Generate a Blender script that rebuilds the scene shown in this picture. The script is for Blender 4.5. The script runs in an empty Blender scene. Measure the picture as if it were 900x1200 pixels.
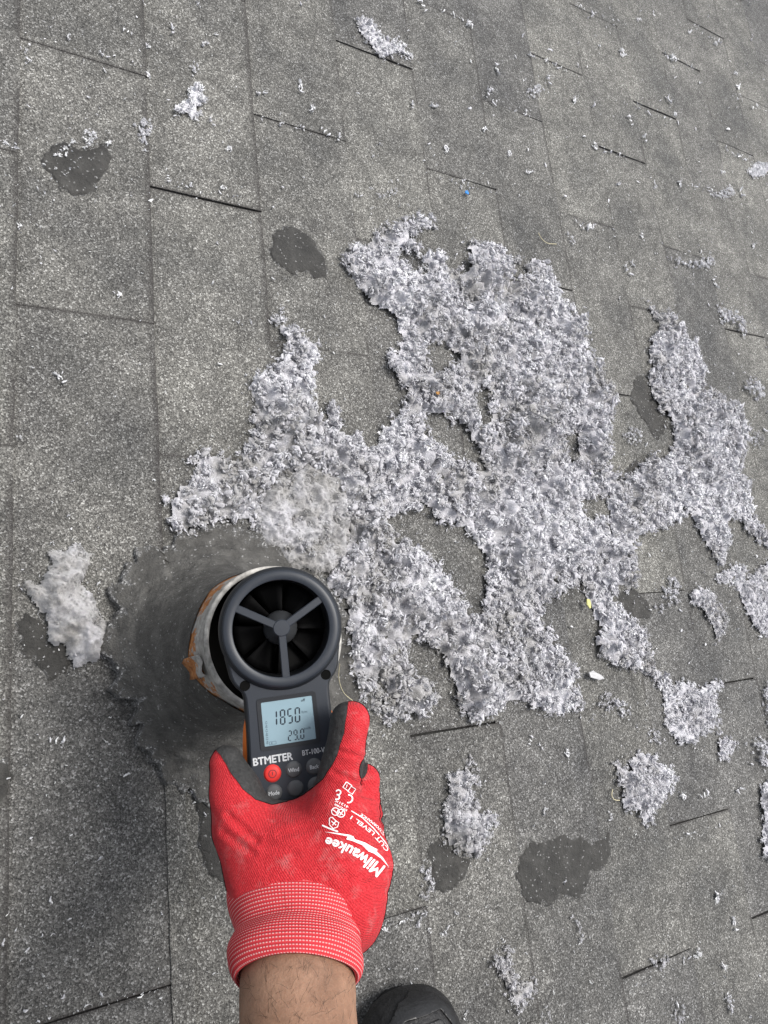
import bpy, bmesh, math, random
import numpy as np, mathutils.geometry
from mathutils import Matrix, Vector
from mathutils.bvhtree import BVHTree
rng = np.random.default_rng(7); random.seed(7)
SC = bpy.context.scene; COL = SC.collection

# ------------------------------------------------------------------ camera, sky, sun, exposure
# roof frame (mm): X across the courses (down the slope), Y along the courses, H above the roof
F_PX = 804.8
CAM = np.array([-20.229, 684.298, -671.449])
ROT = np.array([[0.86534861, 0.0196338, 0.50078569], [0.10286968, 0.97099795, -0.21582587], [-0.49049936, 0.23828028, 0.838232]])
FLIP = np.diag([1., -1., -1.])
MR = FLIP @ ROT                                   # camera axes (right, down, forward) -> world
CW = FLIP @ CAM / 1000.0
cam_d = bpy.data.cameras.new('camera'); cam_o = bpy.data.objects.new('camera', cam_d); COL.objects.link(cam_o)
cam_d.sensor_fit = 'VERTICAL'; cam_d.sensor_height = 36.0; cam_d.lens = F_PX / 1200.0 * 36.0
cam_d.clip_start = 0.01; cam_d.clip_end = 200.0
m4 = np.eye(4); m4[:3, 0] = MR[:, 0]; m4[:3, 1] = -MR[:, 1]; m4[:3, 2] = -MR[:, 2]; m4[:3, 3] = CW
cam_o.matrix_world = Matrix(m4.tolist()); SC.camera = cam_o
cam_d.dof.use_dof = False

SUN_EL, SUN_AZ = math.radians(70), math.radians(60)       # azimuth clockwise from +Y
w = bpy.data.worlds.new('World'); SC.world = w; w.use_nodes = True
nt = w.node_tree; bg = nt.nodes['Background']
sky = nt.nodes.new('ShaderNodeTexSky'); sky.sky_type = 'NISHITA'; sky.sun_disc = False
sky.sun_elevation = SUN_EL; sky.sun_rotation = SUN_AZ; sky.air_density = 1.0; sky.dust_density = 3.0; sky.ozone_density = 1.0
hsv = nt.nodes.new('ShaderNodeHueSaturation'); hsv.inputs['Saturation'].default_value = 0.28      # thin overcast
nt.links.new(sky.outputs[0], hsv.inputs['Color']); nt.links.new(hsv.outputs[0], bg.inputs[0]); bg.inputs[1].default_value = 0.10
sun_d = bpy.data.lights.new('sun', 'SUN'); sun_d.energy = 1.5; sun_d.angle = math.radians(24); sun_d.color = (1, 0.96, 0.9)
sun = bpy.data.objects.new('sun', sun_d); COL.objects.link(sun)
sdir = Vector((math.sin(SUN_AZ) * math.cos(SUN_EL), math.cos(SUN_AZ) * math.cos(SUN_EL), math.sin(SUN_EL)))
sun.rotation_euler = sdir.to_track_quat('Z', 'Y').to_euler()
SC.view_settings.view_transform = 'Standard'; SC.view_settings.look = 'None'
SC.view_settings.exposure = 1.2; SC.view_settings.gamma = 1.0
try: SC.view_settings.use_curve_mapping = False
except Exception: pass

# ------------------------------------------------------------------ coordinates
def cp(px, py, d):                                # picture point at a depth -> camera coords (mm)
    return np.array([(px - 450) / F_PX * d, (py - 600) / F_PX * d, d])
def c2w(P):                                       # camera coords (mm) -> world (m)
    return np.asarray(P) @ MR.T / 1000.0 + CW
def r2w(P):                                       # roof (X, Y, H) mm -> world m
    P = np.asarray(P, float); return P * np.array([1, -1, 1]) / 1000.0
def back(px, py, h=0.0):                          # picture point -> roof X, Y at height h
    px = np.asarray(px, float); py = np.asarray(py, float)
    d = np.stack([(px - 450) / F_PX, (py - 600) / F_PX, np.ones_like(px)], -1) @ ROT.T
    t = (-h - CAM[2]) / d[..., 2]
    return np.stack([CAM[0] + t * d[..., 0], CAM[1] + t * d[..., 1]], -1)
def poly(pts, h=4.0):
    a = np.array(pts, float); return back(a[:, 0], a[:, 1], h)

# ------------------------------------------------------------------ object helpers
def mesh_np(name, V, F, mat=None, parent=None, smooth=True, attrs=None, uv=None):
    V = np.asarray(V, np.float32); me = bpy.data.meshes.new(name)
    if isinstance(F, np.ndarray):
        n, k = F.shape
        me.vertices.add(len(V)); me.vertices.foreach_set('co', V.ravel())
        me.loops.add(n * k); me.loops.foreach_set('vertex_index', F.astype(np.int32).ravel())
        me.polygons.add(n); me.polygons.foreach_set('loop_start', np.arange(n, dtype=np.int32) * k)
        me.polygons.foreach_set('loop_total', np.full(n, k, np.int32))
        me.update(calc_edges=True)
    else:
        me.from_pydata([tuple(map(float, v)) for v in V], [], [tuple(int(i) for i in f) for f in F]); me.update()
    me.polygons.foreach_set('use_smooth', np.full(len(me.polygons), smooth, dtype=bool))
    if attrs:
        for an, av in attrs.items():
            at = me.attributes.new(an, 'FLOAT', 'POINT'); at.data.foreach_set('value', np.asarray(av, np.float32))
    if uv is not None:
        ul = me.uv_layers.new(name='UVMap'); li = np.zeros(len(me.loops), np.int32); me.loops.foreach_get('vertex_index', li)
        ul.data.foreach_set('uv', np.asarray(uv, np.float32)[li].ravel())
    o = bpy.data.objects.new(name, me); COL.objects.link(o)
    if mat: me.materials.append(mat)
    if parent: o.parent = parent
    return o
def tag(o, label=None, cat=None, group=None, kind=None):
    for k, v in (('label', label), ('category', cat), ('group', group), ('kind', kind)):
        if v: o[k] = v
    return o
def empty(name, loc=(0, 0, 0), rot=None):
    o = bpy.data.objects.new(name, None); COL.objects.link(o); o.location = tuple(map(float, loc)); o.empty_display_size = .05
    if rot is not None: o.rotation_euler = Matrix(np.asarray(rot).tolist()).to_euler()
    return o
def bm_obj(name, bm, mat, parent=None, smooth=False):
    me = bpy.data.meshes.new(name); bm.to_mesh(me); bm.free()
    me.polygons.foreach_set('use_smooth', np.full(len(me.polygons), smooth, dtype=bool))
    o = bpy.data.objects.new(name, me); COL.objects.link(o); me.materials.append(mat)
    if parent: o.parent = parent
    return o
def inside(P, A):
    x, y = P[:, 0], P[:, 1]; r = np.zeros(len(P), bool); B = np.roll(A, -1, 0)
    for (x0, y0), (x1, y1) in zip(A, B):
        c = ((y0 > y) != (y1 > y))
        with np.errstate(divide='ignore', invalid='ignore'):
            r ^= c & (x < (x1 - x0) * (y - y0) / (y1 - y0 + 1e-12) + x0)
    return r
def edge_dist(P, A):
    d = np.full(len(P), 1e9); B = np.roll(A, -1, 0)
    for a, b in zip(A, B):
        ab = b - a; t = np.clip(((P - a) @ ab) / (ab @ ab + 1e-9), 0, 1)
        d = np.minimum(d, np.hypot(*(P - a - t[:, None] * ab).T))
    return d
_G = rng.random((8, 64, 64))
def vnoise(P, s, k=0):                            # smooth value noise in 2-D, 0..1
    q = np.asarray(P) / s; i = np.floor(q).astype(int); f = q - i; f = f * f * (3 - 2 * f); g = _G[k % 8]
    a = g[i[:, 0] % 64, i[:, 1] % 64]; b = g[(i[:, 0] + 1) % 64, i[:, 1] % 64]
    c = g[i[:, 0] % 64, (i[:, 1] + 1) % 64]; d = g[(i[:, 0] + 1) % 64, (i[:, 1] + 1) % 64]
    return (a * (1 - f[:, 0]) + b * f[:, 0]) * (1 - f[:, 1]) + (c * (1 - f[:, 0]) + d * f[:, 0]) * f[:, 1]
def fbm(P, s, k=0):
    return .55 * vnoise(P, s, k) + .3 * vnoise(P + 31.7, s / 2.1, k + 1) + .15 * vnoise(P + 77.1, s / 4.3, k + 2)

# ------------------------------------------------------------------ materials
class NT:
    def __init__(s, name):
        s.m = bpy.data.materials.new(name); s.m.use_nodes = True; s.t = s.m.node_tree; s.b = s.t.nodes['Principled BSDF']
    def n(s, ty, **kw):
        nd = s.t.nodes.new('ShaderNode' + ty)
        for k, v in kw.items():
            if k.startswith('i_'):
                key = k[2:]; nd.inputs[int(key) if key.isdigit() else key.replace('_', ' ')].default_value = v
            else: setattr(nd, k, v)
        return nd
    def l(s, a, b): s.t.links.new(a, b)
    def pos(s, obj=False):
        return s.n('TexCoord').outputs['Object'] if obj else s.n('NewGeometry').outputs['Position']
    def noise(s, vec, scale, detail=3.0, rough=.55):
        nd = s.n('TexNoise'); s.l(vec, nd.inputs['Vector']); nd.inputs['Scale'].default_value = scale
        nd.inputs['Detail'].default_value = detail; nd.inputs['Roughness'].default_value = rough; return nd.outputs['Fac']
    def vor(s, vec, scale, out='Color', feature='F1'):
        nd = s.n('TexVoronoi', feature=feature); s.l(vec, nd.inputs['Vector']); nd.inputs['Scale'].default_value = scale; return nd.outputs[out]
    def ramp(s, fac, stops, interp='LINEAR'):
        nd = s.n('ValToRGB'); cr = nd.color_ramp; cr.interpolation = interp
        while len(cr.elements) < len(stops): cr.elements.new(.5)
        for e, (p, c) in zip(cr.elements, stops):
            e.position = p; e.color = (c, c, c, 1) if isinstance(c, (int, float)) else tuple(c) + (1,)
        s.l(fac, nd.inputs[0]); return nd.outputs[0]
    def mix(s, fac, a, b, mode='MIX'):
        nd = s.n('Mix', data_type='RGBA', blend_type=mode)
        for v, i in ((fac, 0), (a, 6), (b, 7)):
            if isinstance(v, bpy.types.NodeSocket): s.l(v, nd.inputs[i])
            elif i == 0: nd.inputs[0].default_value = v
            else: nd.inputs[i].default_value = (v, v, v, 1) if isinstance(v, (int, float)) else tuple(v) + (1,)
        return nd.outputs[2]
    def math(s, op, a, b=0.0):
        nd = s.n('Math', operation=op)
        for v, i in ((a, 0), (b, 1)):
            if isinstance(v, bpy.types.NodeSocket): s.l(v, nd.inputs[i])
            else: nd.inputs[i].default_value = v
        return nd.outputs[0]
    def bump(s, h, strength, dist):
        nd = s.n('Bump'); nd.inputs['Strength'].default_value = strength; nd.inputs['Distance'].default_value = dist
        s.l(h, nd.inputs['Height']); s.l(nd.outputs[0], s.b.inputs['Normal']); return nd
    def col(s, c):
        if isinstance(c, bpy.types.NodeSocket): s.l(c, s.b.inputs['Base Color'])
        else: s.b.inputs['Base Color'].default_value = tuple(c) + (1,)
    def rough(s, r):
        if isinstance(r, bpy.types.NodeSocket): s.l(r, s.b.inputs['Roughness'])
        else: s.b.inputs['Roughness'].default_value = r
    def spec(s, v): s.b.inputs['Specular IOR Level'].default_value = v
def simple(name, c, r=.5, spec=.5, nz=None, bump=None):
    k = NT(name)
    if nz:
        f = k.noise(k.pos(True), nz[0]); k.col(k.ramp(f, [(.3, tuple(v * (1 - nz[1]) for v in c)), (.7, tuple(min(1, v * (1 + nz[1])) for v in c))]))
    else: k.col(c)
    k.rough(r); k.spec(spec)
    if bump: k.bump(k.noise(k.pos(True), bump[0], 2), bump[1], bump[2])
    return k.m

def mat_granules():
    k = NT('mineral_granules'); p = k.pos()
    v1 = k.n('SeparateColor'); k.l(k.vor(p, 710), v1.inputs[0])
    v2 = k.n('SeparateColor'); k.l(k.vor(p, 1300), v2.inputs[0])
    c1 = k.ramp(v1.outputs[0], [(0, (.022, .022, .022)), (.3, (.060, .059, .057)), (.62, (.118, .116, .110)), (.88, (.22, .217, .208)), (1, (.50, .50, .495))])
    c2 = k.ramp(v2.outputs[1], [(0, (.03, .03, .03)), (.5, (.11, .108, .102)), (.85, (.20, .198, .189)), (1, (.40, .40, .39))])
    c = k.mix(.42, c1, c2)
    big = k.noise(p, 7.0, 5.0, .6); mid = k.noise(p, 45.0, 4.0, .65)
    c = k.mix(1.0, c, k.ramp(big, [(.27, (.54, .55, .57)), (.5, (.90, .898, .888)), (.74, (1.34, 1.335, 1.305))]), 'MULTIPLY')
    c = k.mix(1.0, c, k.ramp(mid, [(.22, .64), (.5, 1.0), (.78, 1.32)]), 'MULTIPLY')
    rnd = k.n('ObjectInfo').outputs['Random']
    c = k.mix(1.0, c, k.ramp(rnd, [(0, (.87, .87, .89)), (.5, (1.0, .995, .985)), (1, (1.15, 1.145, 1.12))]), 'MULTIPLY')
    at = k.n('Attribute', attribute_name='seam_shade_dirt').outputs['Fac']  # shadow lines at butts and slots, with slot dirt, painted into the colour
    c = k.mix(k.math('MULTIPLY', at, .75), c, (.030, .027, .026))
    k.col(c); k.rough(.82); k.spec(.35)
    h = k.math('ADD', k.vor(p, 710, 'Distance'), k.math('MULTIPLY', v1.outputs[2], .8))
    k.bump(h, .75, .0011)
    return k.m
def mat_tar(name, q):
    k = NT(name); p = k.pos()
    f = k.noise(p, 60, 5, .65); g = k.noise(p, 14, 3)
    c = k.ramp(f, [(.25, (.038 * q, .037 * q, .035 * q)), (.5, (.066 * q, .064 * q, .060 * q)), (.8, (.120 * q, .117 * q, .110 * q))])
    c = k.mix(1.0, c, k.ramp(g, [(.3, .85), (.7, 1.2)]), 'MULTIPLY')
    d = k.n('SeparateColor'); k.l(k.vor(p, 700), d.inputs[0])
    c = k.mix(k.ramp(d.outputs[0], [(.972, 0.0), (.99, .6)]), c, (.36, .36, .36))
    if True:                                      # granules show through the thin outer edge
        at = k.n('Attribute', attribute_name='rim').outputs['Fac']; th = k.math('ADD', at, k.math('MULTIPLY', k.math('SUBTRACT', k.noise(p, 130, 4, .7), .5), .9))
        gr = k.n('SeparateColor'); k.l(k.vor(p, 710), gr.inputs[0]); c = k.mix(k.ramp(th, [(.90, 0.0), (1.05, 1.0)]), c, k.ramp(gr.outputs[0], [(0, .03), (.6, .12), (.87, .24), (1, .5)]))
    k.col(c); k.rough(k.ramp(g, [(.3, .55), (.7, .8)])); k.spec(.35)
    k.bump(k.math('ADD', f, k.math('MULTIPLY', k.noise(p, 300, 4, .7), .8)), .85, .004)
    return k.m
def mat_lint():
    k = NT('lint_fibre'); p = k.pos()
    t = k.n('Attribute', attribute_name='tone').outputs['Fac']
    c = k.ramp(t, [(0, (.20, .192, .18)), (.25, (.335, .33, .33)), (.55, (.49, .487, .52)), (.85, (.63, .63, .665)), (1, (.83, .83, .85))])
    c = k.mix(1.0, c, k.ramp(k.noise(p, 420, 3, .7), [(.25, .72), (.5, 1.0), (.75, 1.15)]), 'MULTIPLY')
    k.col(c); k.rough(.95); k.spec(.08)
    k.b.inputs['Sheen Weight'].default_value = .15
    k.b.inputs['Subsurface Weight'].default_value = .45; k.b.inputs['Subsurface Radius'].default_value = (.0030, .0028, .0030); k.b.inputs['Subsurface Scale'].default_value = 1.0
    k.bump(k.noise(p, 700, 4, .75), .7, .0018)
    return k.m
def mat_pipe():
    k = NT('weathered_vent_metal'); p = k.pos(True)
    z = k.n('SeparateXYZ'); k.l(p, z.inputs[0])
    n1 = k.noise(p, 55, 5, .7); n2 = k.noise(p, 230, 4, .7)
    rust = k.ramp(n2, [(.2, (.10, .040, .018)), (.45, (.34, .13, .042)), (.65, (.46, .22, .085)), (.85, (.52, .40, .27))])
    paint = k.ramp(n2, [(.25, (.20, .19, .175)), (.55, (.34, .33, .31)), (.8, (.50, .49, .47))])
    edge = k.math('ADD', k.math('MULTIPLY', k.math('SUBTRACT', z.outputs[2], .143), 26.0), k.math('MULTIPLY', k.math('SUBTRACT', n1, .5), 3.4))
    c = k.mix(k.ramp(k.math('ADD', edge, .5), [(.46, 0.0), (.54, 1.0)]), rust, paint)
    k.col(c); k.rough(.75); k.spec(.3); k.bump(k.math('ADD', n1, n2), .6, .0015)
    return k.m
def mat_knit():
    k = NT('red_knit'); p = k.pos(True)
    w = k.n('TexWave', wave_type='BANDS', bands_direction='DIAGONAL'); k.l(p, w.inputs['Vector']); w.inputs['Scale'].default_value = 330; w.inputs['Distortion'].default_value = 3.0; w.inputs['Detail'].default_value = 2
    v = k.vor(p, 900, 'Distance'); n = k.noise(p, 34, 4, .6); f = k.noise(p, 1500, 2, .6)
    c = k.ramp(f, [(.25, (.33, .014, .020)), (.52, (.49, .022, .030)), (.8, (.60, .065, .075))])
    c = k.mix(1.0, c, k.ramp(w.outputs[0], [(0, .86), (1, 1.06)]), 'MULTIPLY')
    c = k.mix(1.0, c, k.ramp(n, [(.3, .90), (.7, 1.10)]), 'MULTIPLY')
    dust = k.ramp(k.noise(p, 70, 6, .7), [(.54, 0.0), (.82, .46)])
    c = k.mix(dust, c, (.50, .27, .26))
    k.col(c); k.rough(.9); k.spec(.2); k.b.inputs['Sheen Weight'].default_value = .05
    k.bump(k.math('ADD', k.math('MULTIPLY', w.outputs[0], .7), k.math('ADD', v, f)), .65, .0006)
    return k.m
def mat_cuff():
    k = NT('ribbed_cuff_knit'); uv = k.n('UVMap').outputs[0]
    s = k.n('SeparateXYZ'); k.l(uv, s.inputs[0])
    fu = k.math('FRACT', s.outputs[0]); fv = k.math('FRACT', s.outputs[1])
    n = k.noise(uv, 2.3, 2)
    au = k.math('ABSOLUTE', k.math('SUBTRACT', fu, .5)); av = k.math('ABSOLUTE', k.math('SUBTRACT', fv, .5))
    dash = k.math('MULTIPLY', k.ramp(au, [(.22, 1.0), (.36, 0.0)]), k.ramp(av, [(.08, 1.0), (.24, 0.0)]))
    dash = k.math('MULTIPLY', dash, k.ramp(n, [(.25, .55), (.6, 1.0)]))
    red = k.ramp(k.noise(uv, 5, 3), [(.3, (.46, .022, .032)), (.7, (.62, .055, .065))])
    c = k.mix(dash, red, (.74, .45, .44)); k.col(c); k.rough(.9); k.spec(.15)
    h = k.math('ADD', k.math('SUBTRACT', 1.0, k.math('MULTIPLY', av, 2.0)), k.math('MULTIPLY', dash, .6))
    k.bump(h, .6, .0009); return k.m
def mat_skin():
    k = NT('skin'); p = k.pos(True)
    a = k.noise(p, 38, 5, .6); b = k.noise(p, 260, 4, .7)
    c = k.ramp(a, [(.3, (.165, .086, .052)), (.52, (.27, .152, .098)), (.75, (.355, .21, .14))])
    c = k.mix(1.0, c, k.ramp(b, [(.3, .84), (.6, 1.04)]), 'MULTIPLY')
    k.col(c); k.rough(.55); k.spec(.4); k.b.inputs['Subsurface Weight'].default_value = .08
    k.b.inputs['Subsurface Radius'].default_value = (.004, .0015, .0008); k.bump(k.math('ADD', b, k.noise(p, 900, 2)), .35, .0008); return k.m
def mat_nitrile():
    k = NT('black_nitrile_foam'); p = k.pos(True); n = k.noise(p, 420, 4, .7)
    k.col(k.ramp(n, [(.3, (.016, .016, .016)), (.7, (.045, .045, .045))])); k.rough(.72); k.spec(.35); k.bump(n, .7, .0012); return k.m
M = dict(gran=mat_granules(), tar=mat_tar('trowelled_roofing_cement', 1.12), blot=mat_tar('dark_roofing_cement', .58), lint=mat_lint(), pipe=mat_pipe(), knit=mat_knit(), cuff=mat_cuff(), skin=mat_skin(), nitrile=mat_nitrile(),
    felt=simple('asphalt_felt', (.022, .022, .021), .9, .2, (300, .5), (900, .8, .002)),
    housing=simple('blue_grey_plastic', (.019, .0235, .032), .45, .45, None, (2600, .12, .0002)),
    housing_dark=simple('dark_plastic', (.012, .014, .018), .45, .4),
    black=simple('gloss_black_plastic', (.002, .002, .0022), .7, .08),
    hole=simple('hole_black', (.003, .003, .003), .9, .1),
    hub=simple('hub_plastic', (.032, .034, .037), .32, .5),
    lcd=simple('lcd_glass', (.215, .31, .36), .25, .4, (60, .03)),
    lcdink=simple('lcd_segment', (.018, .028, .04), .4, .3),
    lcdghost=simple('lcd_dim_segment', (.10, .15, .19), .4, .3),
    white=simple('white_print', (.80, .82, .84), .5, .3),
    logo=simple('white_screen_print', (.80, .76, .76), .8, .2, (700, .18)),
    redbtn=simple('red_button_rubber', (.62, .035, .03), .5, .35),
    greybtn=simple('grey_button_rubber', (.085, .088, .092), .55, .35),
    orange=simple('orange_rubber', (.72, .17, .025), .5, .35),
    metal=simple('pale_galvanised_edge', (.33, .32, .30), .6, .3, (120, .55), (300, .5, .001)),
    ductin=simple('black_duct_inside', (.004, .004, .004), .95, .05),  # even near-black for the bore
    boot=simple('black_boot_leather', (.013, .013, .014), .55, .35, (90, .5), (220, .7, .002)),
    bootgloss=simple('black_boot_rubber', (.012, .012, .013), .36, .45, (50, .4), (400, .4, .001)),
    sole=simple('boot_sole_rubber', (.016, .016, .016), .75, .3, (60, .3)),
    cloth=simple('dark_work_cloth', (.030, .034, .042), .9, .2, (60, .25), (900, .3, .001)),
    hair=simple('dark_hair', (.02, .014, .010), .6, .3), cap=simple('navy_cap_cloth', (.02, .022, .03), .9, .2),
    blue=simple('blue_scrap', (.03, .20, .55), .5, .4), yellow=simple('yellow_leaf', (.50, .49, .20), .7, .3, (900, .3)),
    straw=simple('dry_straw', (.55, .50, .34), .7, .3), amber=simple('amber_flake', (.36, .18, .05), .6, .3), paper=simple('white_chip', (.42, .42, .43), .6, .3, (300, .1)))

# ------------------------------------------------------------------ roof: deck sheet + shingles
PITCH, EXPO = 307.5, 127.0
def deck():
    xs = np.array([-8000, -520, 2420, 9000.]); ys = np.array([-9000, -1500, 1760, 9000.])
    V = [r2w((x, y, -2.2)) for x in xs for y in ys]
    Fc = np.array([[i * 4 + j, i * 4 + j + 1, (i + 1) * 4 + j + 1, (i + 1) * 4 + j] for i in range(3) for j in range(3)])
    return mesh_np('roof', V, Fc, M['felt'], smooth=False)
roof = tag(deck(), kind='structure', label='low slope roof of weathered grey asphalt shingles')
def tab_mesh(seed, gap, dark=.5):
    """one shingle tab: X 0..EXPO (butt at the high X end, proud of the next course), Y 0..PITCH less the slot"""
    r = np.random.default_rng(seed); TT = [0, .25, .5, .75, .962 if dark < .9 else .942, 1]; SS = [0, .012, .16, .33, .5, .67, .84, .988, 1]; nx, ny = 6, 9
    L = PITCH - gap; V = []; seam_shade_dirt = []
    e0 = r.normal(0, .5, nx).cumsum() * .35; e1 = r.normal(0, .5, nx).cumsum() * .35; eb = r.normal(0, .45, ny); lift = r.uniform(-.4, .9, ny)
    for i in range(nx):
        for j in range(ny):
            t = TT[i]; s = SS[j]
            x = -6 + t * (EXPO + 6) + (eb[j] if i == nx - 1 else 0)
            y = s * L + (e0[i] * (1 - s) + e1[i] * s)
            z = .2 + t * 3.0 + lift[j] * t * t + .25 * math.sin(3 * t + s * 9 + seed)
            V.append((x, y, z)); seam_shade_dirt.append(1.0 if (i == nx - 1 or j in (0, ny - 1)) and r.random() < dark else 0)  # butt and slot edges carry the painted seam shade
    Fq = [(i * ny + j, i * ny + j + 1, (i + 1) * ny + j + 1, (i + 1) * ny + j) for i in range(nx - 1) for j in range(ny - 1)]
    rim = [(nx - 1) * ny + j for j in range(ny)]; b0 = len(V)
    loop = [i * ny for i in range(nx)] + [(nx - 1) * ny + j for j in range(1, ny)] + [i * ny + ny - 1 for i in range(nx - 2, -1, -1)]
    for q in loop: V.append((V[q][0], V[q][1], V[q][2] - 3.4)); seam_shade_dirt.append(1.0)
    for a in range(len(loop) - 1): Fq.append((loop[a], b0 + a, b0 + a + 1, loop[a + 1]))
    P = np.array(V); Pw = P * np.array([1, -1, 1]) / 1000
    o = mesh_np('shingle', Pw, np.array(Fq)[:, ::1], M['gran'], smooth=False, attrs={'seam_shade_dirt': seam_shade_dirt})
    return o
GAPS = [.4, .9, 1.6, 3.0]
tabs = [tab_mesh(30 + i, GAPS[i % 4]) for i in range(12)] + [tab_mesh(60 + i, GAPS[i % 4], .93) for i in range(8)]  # last variants: stronger painted seam shade for the left courses
used = set()
SLOT = {(0, -1): 2, (0, 2): 3, (1, -1): 2, (2, -1): 2, (3, -2): 2, (3, 1): 3, (4, -1): 2, (4, -2): 2, (5, -2): 2, (5, 2): 3, (6, -2): 2, (6, -1): 1, (6, 2): 3, (7, -3): 3, (7, -2): 2, (8, -2): 2, (9, -2): 2, (9, -3): 2, (10, -2): 2, (10, -3): 2, (11, -3): 2}
for k in range(-4, 18):
    off = 5.0 if k % 2 == 0 else 147.0
    for n in range(-5, 6):
        y0 = off + PITCH * n + 3.0
        if y0 < -1400 or y0 > 1560: continue
        # the slot nearest the top of this tab is open or closed
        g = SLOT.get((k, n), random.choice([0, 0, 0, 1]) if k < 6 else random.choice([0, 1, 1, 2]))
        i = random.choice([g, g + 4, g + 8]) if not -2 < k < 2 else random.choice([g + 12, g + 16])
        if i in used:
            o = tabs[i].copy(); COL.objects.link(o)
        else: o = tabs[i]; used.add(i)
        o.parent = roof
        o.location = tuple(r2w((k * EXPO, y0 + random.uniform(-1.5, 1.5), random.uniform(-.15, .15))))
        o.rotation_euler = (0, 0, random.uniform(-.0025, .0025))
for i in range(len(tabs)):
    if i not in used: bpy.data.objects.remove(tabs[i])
# a narrow extra strip laid along the second course edge, lower left
def strip():
    n = 24; V = []
    for j in range(n + 1):
        y = 735 + (1010 - 735) * j / n; xl = 122 + .35 * math.sin(j * 1.7); xr = 139.5 + 3.0 * j / n + .3 * math.sin(j * 2.3)
        for x, z in ((xl, .5), (xl + .3, 5.0), (xr - .3, 4.4), (xr, .4)): V.append(r2w((x, y, z)))
    Fq = [(j * 4 + c, j * 4 + 4 + c, j * 4 + 5 + c, j * 4 + 1 + c) for j in range(n) for c in range(3)] + [(0, 1, 2, 3), (n * 4 + 3, n * 4 + 2, n * 4 + 1, n * 4)]
    return mesh_np('shingle', V, Fq, M['gran'], roof, smooth=False)
strip()

# ------------------------------------------------------------------ heightfield patches (roofing cement)
def surf(X): return .4 + 3.1 * ((np.asarray(X) / EXPO) % 1.0)
def patch(name, pts, h, mat, res=1.8, seed=0, ragged=5.0, fall=4.0, base=2.2, extra=None):
    A = poly(pts, 3.0); lo = A.min(0) - 8; hi = A.max(0) + 8
    xs = np.arange(lo[0], hi[0], res); ys = np.arange(lo[1], hi[1], res); X, Y = np.meshgrid(xs, ys, indexing='ij')
    P = np.stack([X.ravel(), Y.ravel()], 1)
    Q = P + (np.stack([fbm(P + seed * 13.1, 16, seed), fbm(P + 55 + seed * 7.7, 16, seed + 3)], 1) - .5) * ragged * 2.6 + (np.stack([fbm(P + 3, 5, seed + 2), fbm(P + 71, 5, seed + 5)], 1) - .5) * ragged * 1.3
    s = np.where(inside(Q, A), 1, -1) * edge_dist(Q, A)
    z = surf(P[:, 0]) - 1.6 + np.clip((s + 1.5) / fall, 0, 1) * (h + 2.0) + (fbm(P, 11, seed + 1) - .5) * h * .55
    if extra is not None: z = z + extra(P) * np.clip(s / 10, 0, 1)
    ny = len(ys); keep = s > -2.5; keep[0::1] = keep
    idx = np.arange(len(P)).reshape(X.shape)
    q = np.stack([idx[:-1, :-1], idx[:-1, 1:], idx[1:, 1:], idx[1:, :-1]], -1).reshape(-1, 4)
    q = q[keep[q].all(1)]; u, inv = np.unique(q, return_inverse=True)
    V = r2w(np.column_stack([P[u], z[u]]))
    return mesh_np(name, V, inv.reshape(-1, 4)[:, ::1], mat, attrs={'rim': np.clip(1.02 - s[u] / 11.0, 0, 1.05)})
PATCHES = [
 ([(47, 185), (52, 175), (75, 168), (95, 172), (128, 170), (131, 183), (122, 205), (113, 222), (104, 229), (85, 226), (72, 220), (62, 207), (50, 198)], 'dark roofing cement blot with white lint on its upper edge, top left'),
 ([(316, 285), (325, 268), (340, 263), (357, 270), (372, 282), (383, 305), (380, 328), (370, 332), (360, 318), (340, 318), (320, 306)], 'oval dark cement blot above the left arm of the lint pile'),
 ([(740, 450), (748, 437), (760, 445), (764, 462), (784, 488), (784, 505), (772, 520), (763, 508), (750, 488), (741, 470)], 'long dark cement blot between the two lint masses'),
 ([(733, 548), (745, 538), (758, 545), (762, 560), (750, 574), (738, 572)], 'small dark cement blot at the lint bridge below the long blot'),
 ([(720, 692), (745, 690), (760, 705), (764, 725), (745, 728), (728, 715)], 'dark cement blot half under lint in the right centre'),
 ([(607, 1000), (616, 992), (640, 985), (668, 980), (690, 985), (719, 977), (718, 998), (706, 1015), (690, 1025), (683, 1048), (660, 1052), (648, 1062), (624, 1060), (608, 1050), (603, 1030)], 'broad squarish dark cement smear below the lint, lower right'),
 ([(506, 990), (520, 985), (545, 1000), (556, 1012), (545, 1030), (525, 1046), (508, 1040), (504, 1015)], 'dark cement blot under the lower end of the grey lint clump beside the glove'),
 ([(15, 725), (35, 715), (55, 735), (80, 770), (85, 792), (60, 800), (40, 775), (22, 755)], 'dark cement smear under the matted lint wad at the left edge'),
 ([(-10, 895), (8, 888), (20, 905), (14, 930), (-2, 950), (-14, 940)], 'dark patch cut by the left picture edge'),  # dark raised patch at the left side
 ([(232, 935), (262, 925), (290, 980), (285, 1040), (262, 1040), (245, 1030), (235, 990)], 'dark patch beside the thumb side of the glove'),  # dark raised patch next to the thumb
]
for i, (pts, lab) in enumerate(PATCHES):
    tag(patch('cement_patch', pts, .9, M['blot'], seed=i, ragged=5.5), lab, 'cement patch', 'roofing cement patches')

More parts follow.
